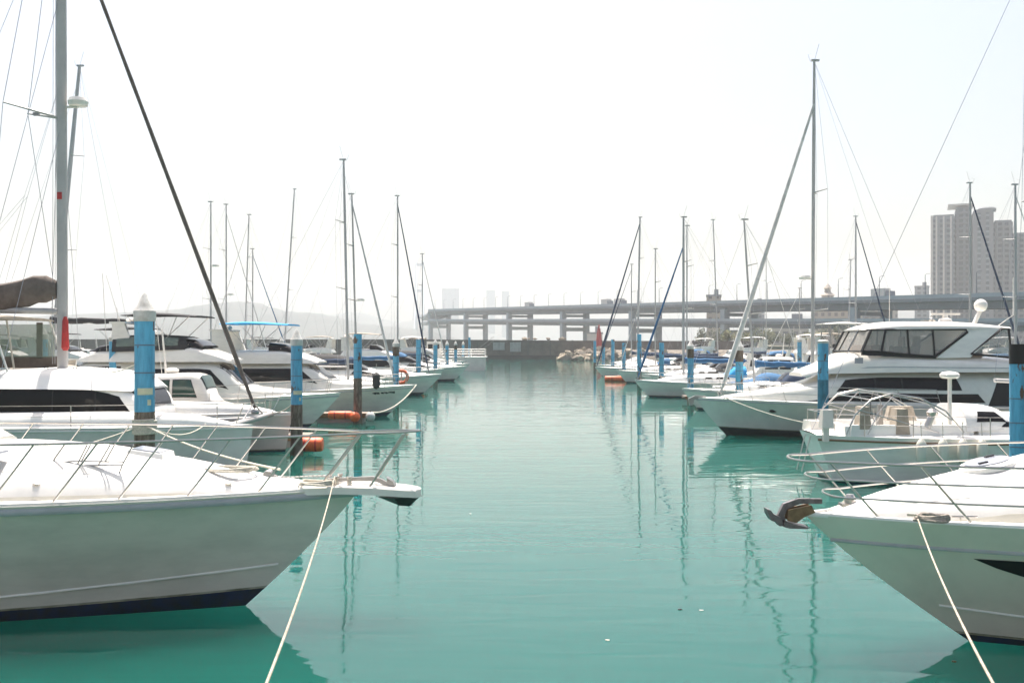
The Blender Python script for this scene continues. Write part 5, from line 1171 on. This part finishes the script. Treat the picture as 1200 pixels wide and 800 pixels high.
for a in (('open white speedboat under white cover with bright blue patch, left of second right pile', X(898, 57), 56.2, -1, 7.2, 2.6, 'covered', GEL, .95, 1.25, WCANV),
          ('white runabout under a blue cover in the right row', X(838, 69.7), 69.7, -1, 7.5, 2.6, 'covered', GEL, .9, 1.2, JBLUE),
          ('white pilothouse boat beyond the sailboat with blue cover, right row', 16.5, 79.0, -1, 9, 3.0, 'pilothouse', GEL, 1.0, 1.4, None),
          ('white cruiser with white canopy between the fifth and sixth right piles', X(776, 91.6), 91.8, -1, 9.5, 3.2, 'cruiser', GEL, 1.0, 1.4, WCANV),
          ('white cruiser with navy canopy between the seventh and eighth right piles', X(748, 118.2), 118.0, -1, 9.0, 2.8, 'cruiser', GEL, 1.0, 1.4, JNAVY),
          ('white runabout with red stripe cover near the rock heap', X(712, 140), 139.5, -1, 8, 2.8, 'covered', GEL, 1.0, 1.3, WCANV),
          ('white fishing boat in the right back row below the bridge pier', 33, 86, 1, 9, 3.2, 'pilothouse', GEL, 1.1, 1.5, None),
          ('cream flybridge boat in the right back row behind shrubs', 34, 101, 1, 11, 3.8, 'flybridge', GELW, 1.2, 1.6, TAN),
          ('white flybridge boat in the right back row with white canvas', 37, 116.5, 1, 11, 3.8, 'flybridge', GEL, 1.2, 1.6, WCANV),
          ('white cruiser with blue canopy in the right back row', 39.5, 80, 1, 10, 3.4, 'cruiser', GEL, 1.0, 1.4, CYAN),
          ('white cruiser with black canopy in the right back row', 39.5, 94, 1, 9.5, 3.2, 'cruiser', GEL, 1.0, 1.4, DCANV),
          ('white runabout far off at the right shore', 44, 132, 1, 8, 2.8, 'covered', GEL, .9, 1.2, WCANV),
          ('white fishing boat far off at the right shore', 41, 139, 1, 9, 3.0, 'pilothouse', GEL, 1.1, 1.5, None)):
    bx = a[1] if a[3] < 0 else a[1] + a[4] * .5
    motorboat(a[0], bx, a[2], a[3], *a[4:10], canvas=a[10], group=GN, name={'covered': 'runabout', 'flybridge': 'flybridge_yacht', 'pilothouse': 'pilothouse_boat'}.get(a[6], 'motor_yacht'), stripe=RED if 'red' in a[0] else None)
def ttop():
    y = 64; x = X(985, y); t = thing('fishing_boat', 'white open fishing boat with raised tee top canopy left of flybridge yacht', 'fishing boat', (x, y, 0), pi)
    h = Hull(8, 2.8, .95, 1.4, rake=1.0, sm=.42, tw=.92, p1=2.3, p0=1.4, wl=.82, flare=1.5); h.build(t, GEL, NAVY, nu=20); h.deck(t, DECK, .05, nu=16)
    ro = Sup([(-1.4, 1.05, 5.2, 5.28), (0, 1.15, 5.22, 5.36), (1.3, .95, 5.2, 5.26)], 3, 0); k = ro.body('tee_top', GEL, t, 10, 12)
    for sd in (1, -1):
        for x0, x1 in ((-1.3, -.9), (-.2, .5), (1.2, .9), (-1.3, .5)): T('tee_top_leg', DSTEEL, k, [(x0, sd * 1.0, 1.1), (x1, sd * .9, 5.22)], .035)
        T('outrigger', DSTEEL, k, [(0, sd * 1.0, 5.1), (-3.2, sd * 2.0, 3.0)], .02, 5)
    b = MB(); b.box((.1, 0, 1.75), (.9, 1.0, 1.5), tx=.7); b.build('console', GEL, t); b = MB(); b.box((.4, 0, 2.7), (.04, .9, .5)); b.build('windscreen', GLASS, t)
    b = MB(); b.box((0, 0, 3.6), (1.8, 1.7, .1)); b.build('upper_station', GEL, t)
    b = MB(); b.box((-4.2, 0, 1.1), (.5, .9, .8), tx=.8); b.build('outboard_motor', BLACK, t)
ttop()
# far rows: copies of three plain boats
def far_rows(rows, side):
    for proto_args, spots in rows:
        o, _ = motorboat(*proto_args[:-1], **proto_args[-1])
        for i, (x, y) in enumerate(spots):
            c = o if i == 0 else copy_tree(o); c.location = (x, y, 0)
far_rows((
    (('plain white pilothouse boat in the far left rows under the hills', 0, 0, 1, 9, 3.1, 'pilothouse', dict(zs=1.0, zb=1.4, name='pilothouse_boat', group='pilothouse boats in far left rows')), [(-44, 78), (-40, 104), (-52, 126), (-60, 150), (-42, 165), (-74, 172)]),
    (('plain white flybridge boat with charcoal top in the far left rows', 0, 0, 1, 11, 3.7, 'flybridge', dict(zs=1.1, zb=1.5, canvas=DCANV, name='flybridge_yacht', group='flybridge boats in far left rows')), [(-38, 87), (-50, 100), (-44, 138), (-66, 140), (-58, 180), (-36, 150)]),
    (('plain white cruiser with tan canopy in the far left rows', 0, 0, 1, 10, 3.4, 'cruiser', dict(zs=1.0, zb=1.4, canvas=TAN, group='cruisers in far left rows')), [(-40, 94), (-42, 116), (-56, 112), (-80, 160), (-50, 158), (-38, 178)]),
), -1)
far_rows((
    (('plain white pilothouse boat in the far right rows below the bridge', 0, 0, -1, 9, 3.1, 'pilothouse', dict(zs=1.0, zb=1.4, name='pilothouse_boat', group='pilothouse boats in far right rows')), [(50, 105.5), (48, 110), (52, 150), (36, 160), (66, 165), (44, 185)]),
    (('plain white cruiser with blue canopy in the far right rows', 0, 0, -1, 10, 3.4, 'cruiser', dict(zs=1.0, zb=1.4, canvas=JBLUE, group='cruisers in far right rows')), [(34, 135), (50, 128), (60, 140), (30, 172), (58, 180), (46, 98)]),
    (('plain white flybridge boat with pale top in the far right rows', 0, 0, -1, 11, 3.7, 'flybridge', dict(zs=1.1, zb=1.5, canvas=WCANV, name='flybridge_yacht', group='flybridge boats in far right rows')), [(48, 118), (34, 148), (72, 150), (56, 170), (34, 186)]),
), 1)
for lb, u, v in (('tiny white scrap floating in mid channel, farthest of the drifting scraps', 551, 602), ('tiny dark scrap floating near the right bow reflection', 797, 714), ('tiny pale scrap floating at centre right of the channel', 822, 715), ('tiny cream scrap floating nearest the camera', 712, 750), ('tiny brown scrap floating under the right bow', 1140 - 22, 775)):
    y = 4 * F / (v - 402); o = MB(); rn = random.Random(u); n = 9
    pts = [(.25 * (.07 + .03 * rn.random()) * cos(2 * pi * i / n) * 1.5, (.016 + .008 * rn.random()) * sin(2 * pi * i / n), .006 + .008 * rn.random()) for i in range(n)]
    o.grid([pts, [(p[0] * .9, p[1] * .9, -.01) for p in pts]], closeu=True); o.poly(pts); s_ = o.build('floating_scrap', {551: PWHITE, 797: RUBBER, 822: PWHITE, 712: CREAM}.get(u, WOOD), None, smooth=0); s_.location = (X(u, y), y, 0)
    tag(s_, lb, 'debris', 'scraps floating on the water')
box0 = None
for i, (lb, x, y) in enumerate([('white dock locker on the third left finger dock', -11.5, 50.9), ('white dock locker on the fourth left finger dock', -10.5, 67.2), ('white dock locker on the fifth left finger dock', -12, 83.2), ('white dock locker on the third right finger dock', 15.0, 54.2), ('white dock locker on the fourth right finger dock', 14.2, 67.2), ('white dock locker on the fifth right finger dock', 15.2, 83.2)]):
    if box0 is None:
        box0 = o = thing('dock_locker', lb, 'locker', (x, y, .48), 0, 'lockers on the finger docks')
        b = MB(); b.box((0, 0, .28), (1.2, .55, .56), tx=.94, ty=.9); b.build('body', GEL, o, smooth=0); b = MB(); b.box((0, 0, .60), (1.25, .6, .09), tx=.9, ty=.8); b.build('lid', DECK, o, smooth=0)
    else: o = copy_tree(box0); o['label'] = lb; o.location = (x, y, .48)
# mooring ropes, life rings
rope('thick pale rope sagging from the lettered bow to the third left pile dock', (X(488, 54.4), 54.4, 1.72), (X(434, 49.3), 49.4, .55), .42, r=.04)
for lb, u, v, y in (('orange life ring on a stand between the third and fourth left piles', 462, 441, 62.8), ):
    t = thing('life_ring', lb, 'life ring', (X(u, y) , y + 3.9, 0)); b = MB(); b.tube([(.42 * cos(a), 0, 1.75 + .42 * sin(a)) for a in [2 * pi * i / 20 for i in range(21)]], .11, 10); b.build('ring', ORANGE, t)
    T('stand', PWHITE, t, [(0, .12, .46), (0, .12, 2.3)], .05)
fender('black fender lying against the bow rail of the lettered yacht', X(441, 53.2), 53.15, 2.0, RUBBER, .8, .2)
rope('pale rope from the second left pile to the catamaran far bow', (-7.75, 35.5, 1.9), (-9.0, 36.4, 1.5), .18, r=.02)

# ================================================================== LIGHT, AIR, CAMERA
SUN_EL, SUN_AZ = 67.0, -12.0     # azimuth from +Y towards +X
w = bpy.data.worlds.new('World'); sc.world = w; w.use_nodes = True
nt = w.node_tree; bg = nt.nodes['Background']; sky = nt.nodes.new('ShaderNodeTexSky'); sky.sky_type = 'NISHITA'; sky.sun_disc = False
sky.sun_elevation = radians(SUN_EL); sky.sun_rotation = radians(SUN_AZ); sky.air_density = 1.2; sky.dust_density = 6.0; sky.ozone_density = 1.0; sky.altitude = 0
nt.links.new(sky.outputs[0], bg.inputs[0]); bg.inputs[1].default_value = 0.076
sl = bpy.data.lights.new('sun', 'SUN'); sl.energy = 3.8; sl.angle = radians(.6); sl.color = (1, .945, .87)
so = bpy.data.objects.new('sun', sl); COL.objects.link(so)
d = Vector((sin(radians(SUN_AZ)) * cos(radians(SUN_EL)), cos(radians(SUN_AZ)) * cos(radians(SUN_EL)), sin(radians(SUN_EL))))
so.rotation_euler = (-d).to_track_quat('-Z', 'Y').to_euler(); so.location = d * 60

b = MB(); b.box((0, 1450, 98), (5200, 3300, 202)); hz = b.build('haze', BLACK, None, smooth=0)
m = bpy.data.materials.new('haze_air'); m.use_nodes = True; N = m.node_tree.nodes; N.remove(N['Principled BSDF'])
pv = N.new('ShaderNodeVolumePrincipled'); pv.inputs['Color'].default_value = (.95, .96, .98, 1); pv.inputs['Density'].default_value = .00033; pv.inputs['Anisotropy'].default_value = .22
m.node_tree.links.new(pv.outputs[0], N['Material Output'].inputs['Volume']); hz.data.materials.clear(); hz.data.materials.append(m)
tag(hz, 'pale sea haze filling the air over the harbour', 'haze', None, 'stuff')

cam = bpy.data.cameras.new('camera'); cam.lens = 35; cam.sensor_width = 36; cam.clip_end = 8000; cam.clip_start = .05; cam.shift_y = 2 / 1200
cam.dof.use_dof = True; cam.dof.focus_distance = 17; cam.dof.aperture_fstop = 3.5
co = bpy.data.objects.new('camera', cam); COL.objects.link(co); co.location = (0, 0, 4); co.rotation_euler = (pi / 2, 0, 0); sc.camera = co
sc.view_settings.view_transform = 'Standard'; sc.view_settings.look = 'None'; sc.view_settings.gamma = 1; sc.view_settings.exposure = 1.32
sc.cycles.use_denoising = True; sc.cycles.volume_bounces = 1; sc.cycles.max_bounces = 8; sc.cycles.transparent_max_bounces = 12
sc.cycles.sample_clamp_indirect = 8.0
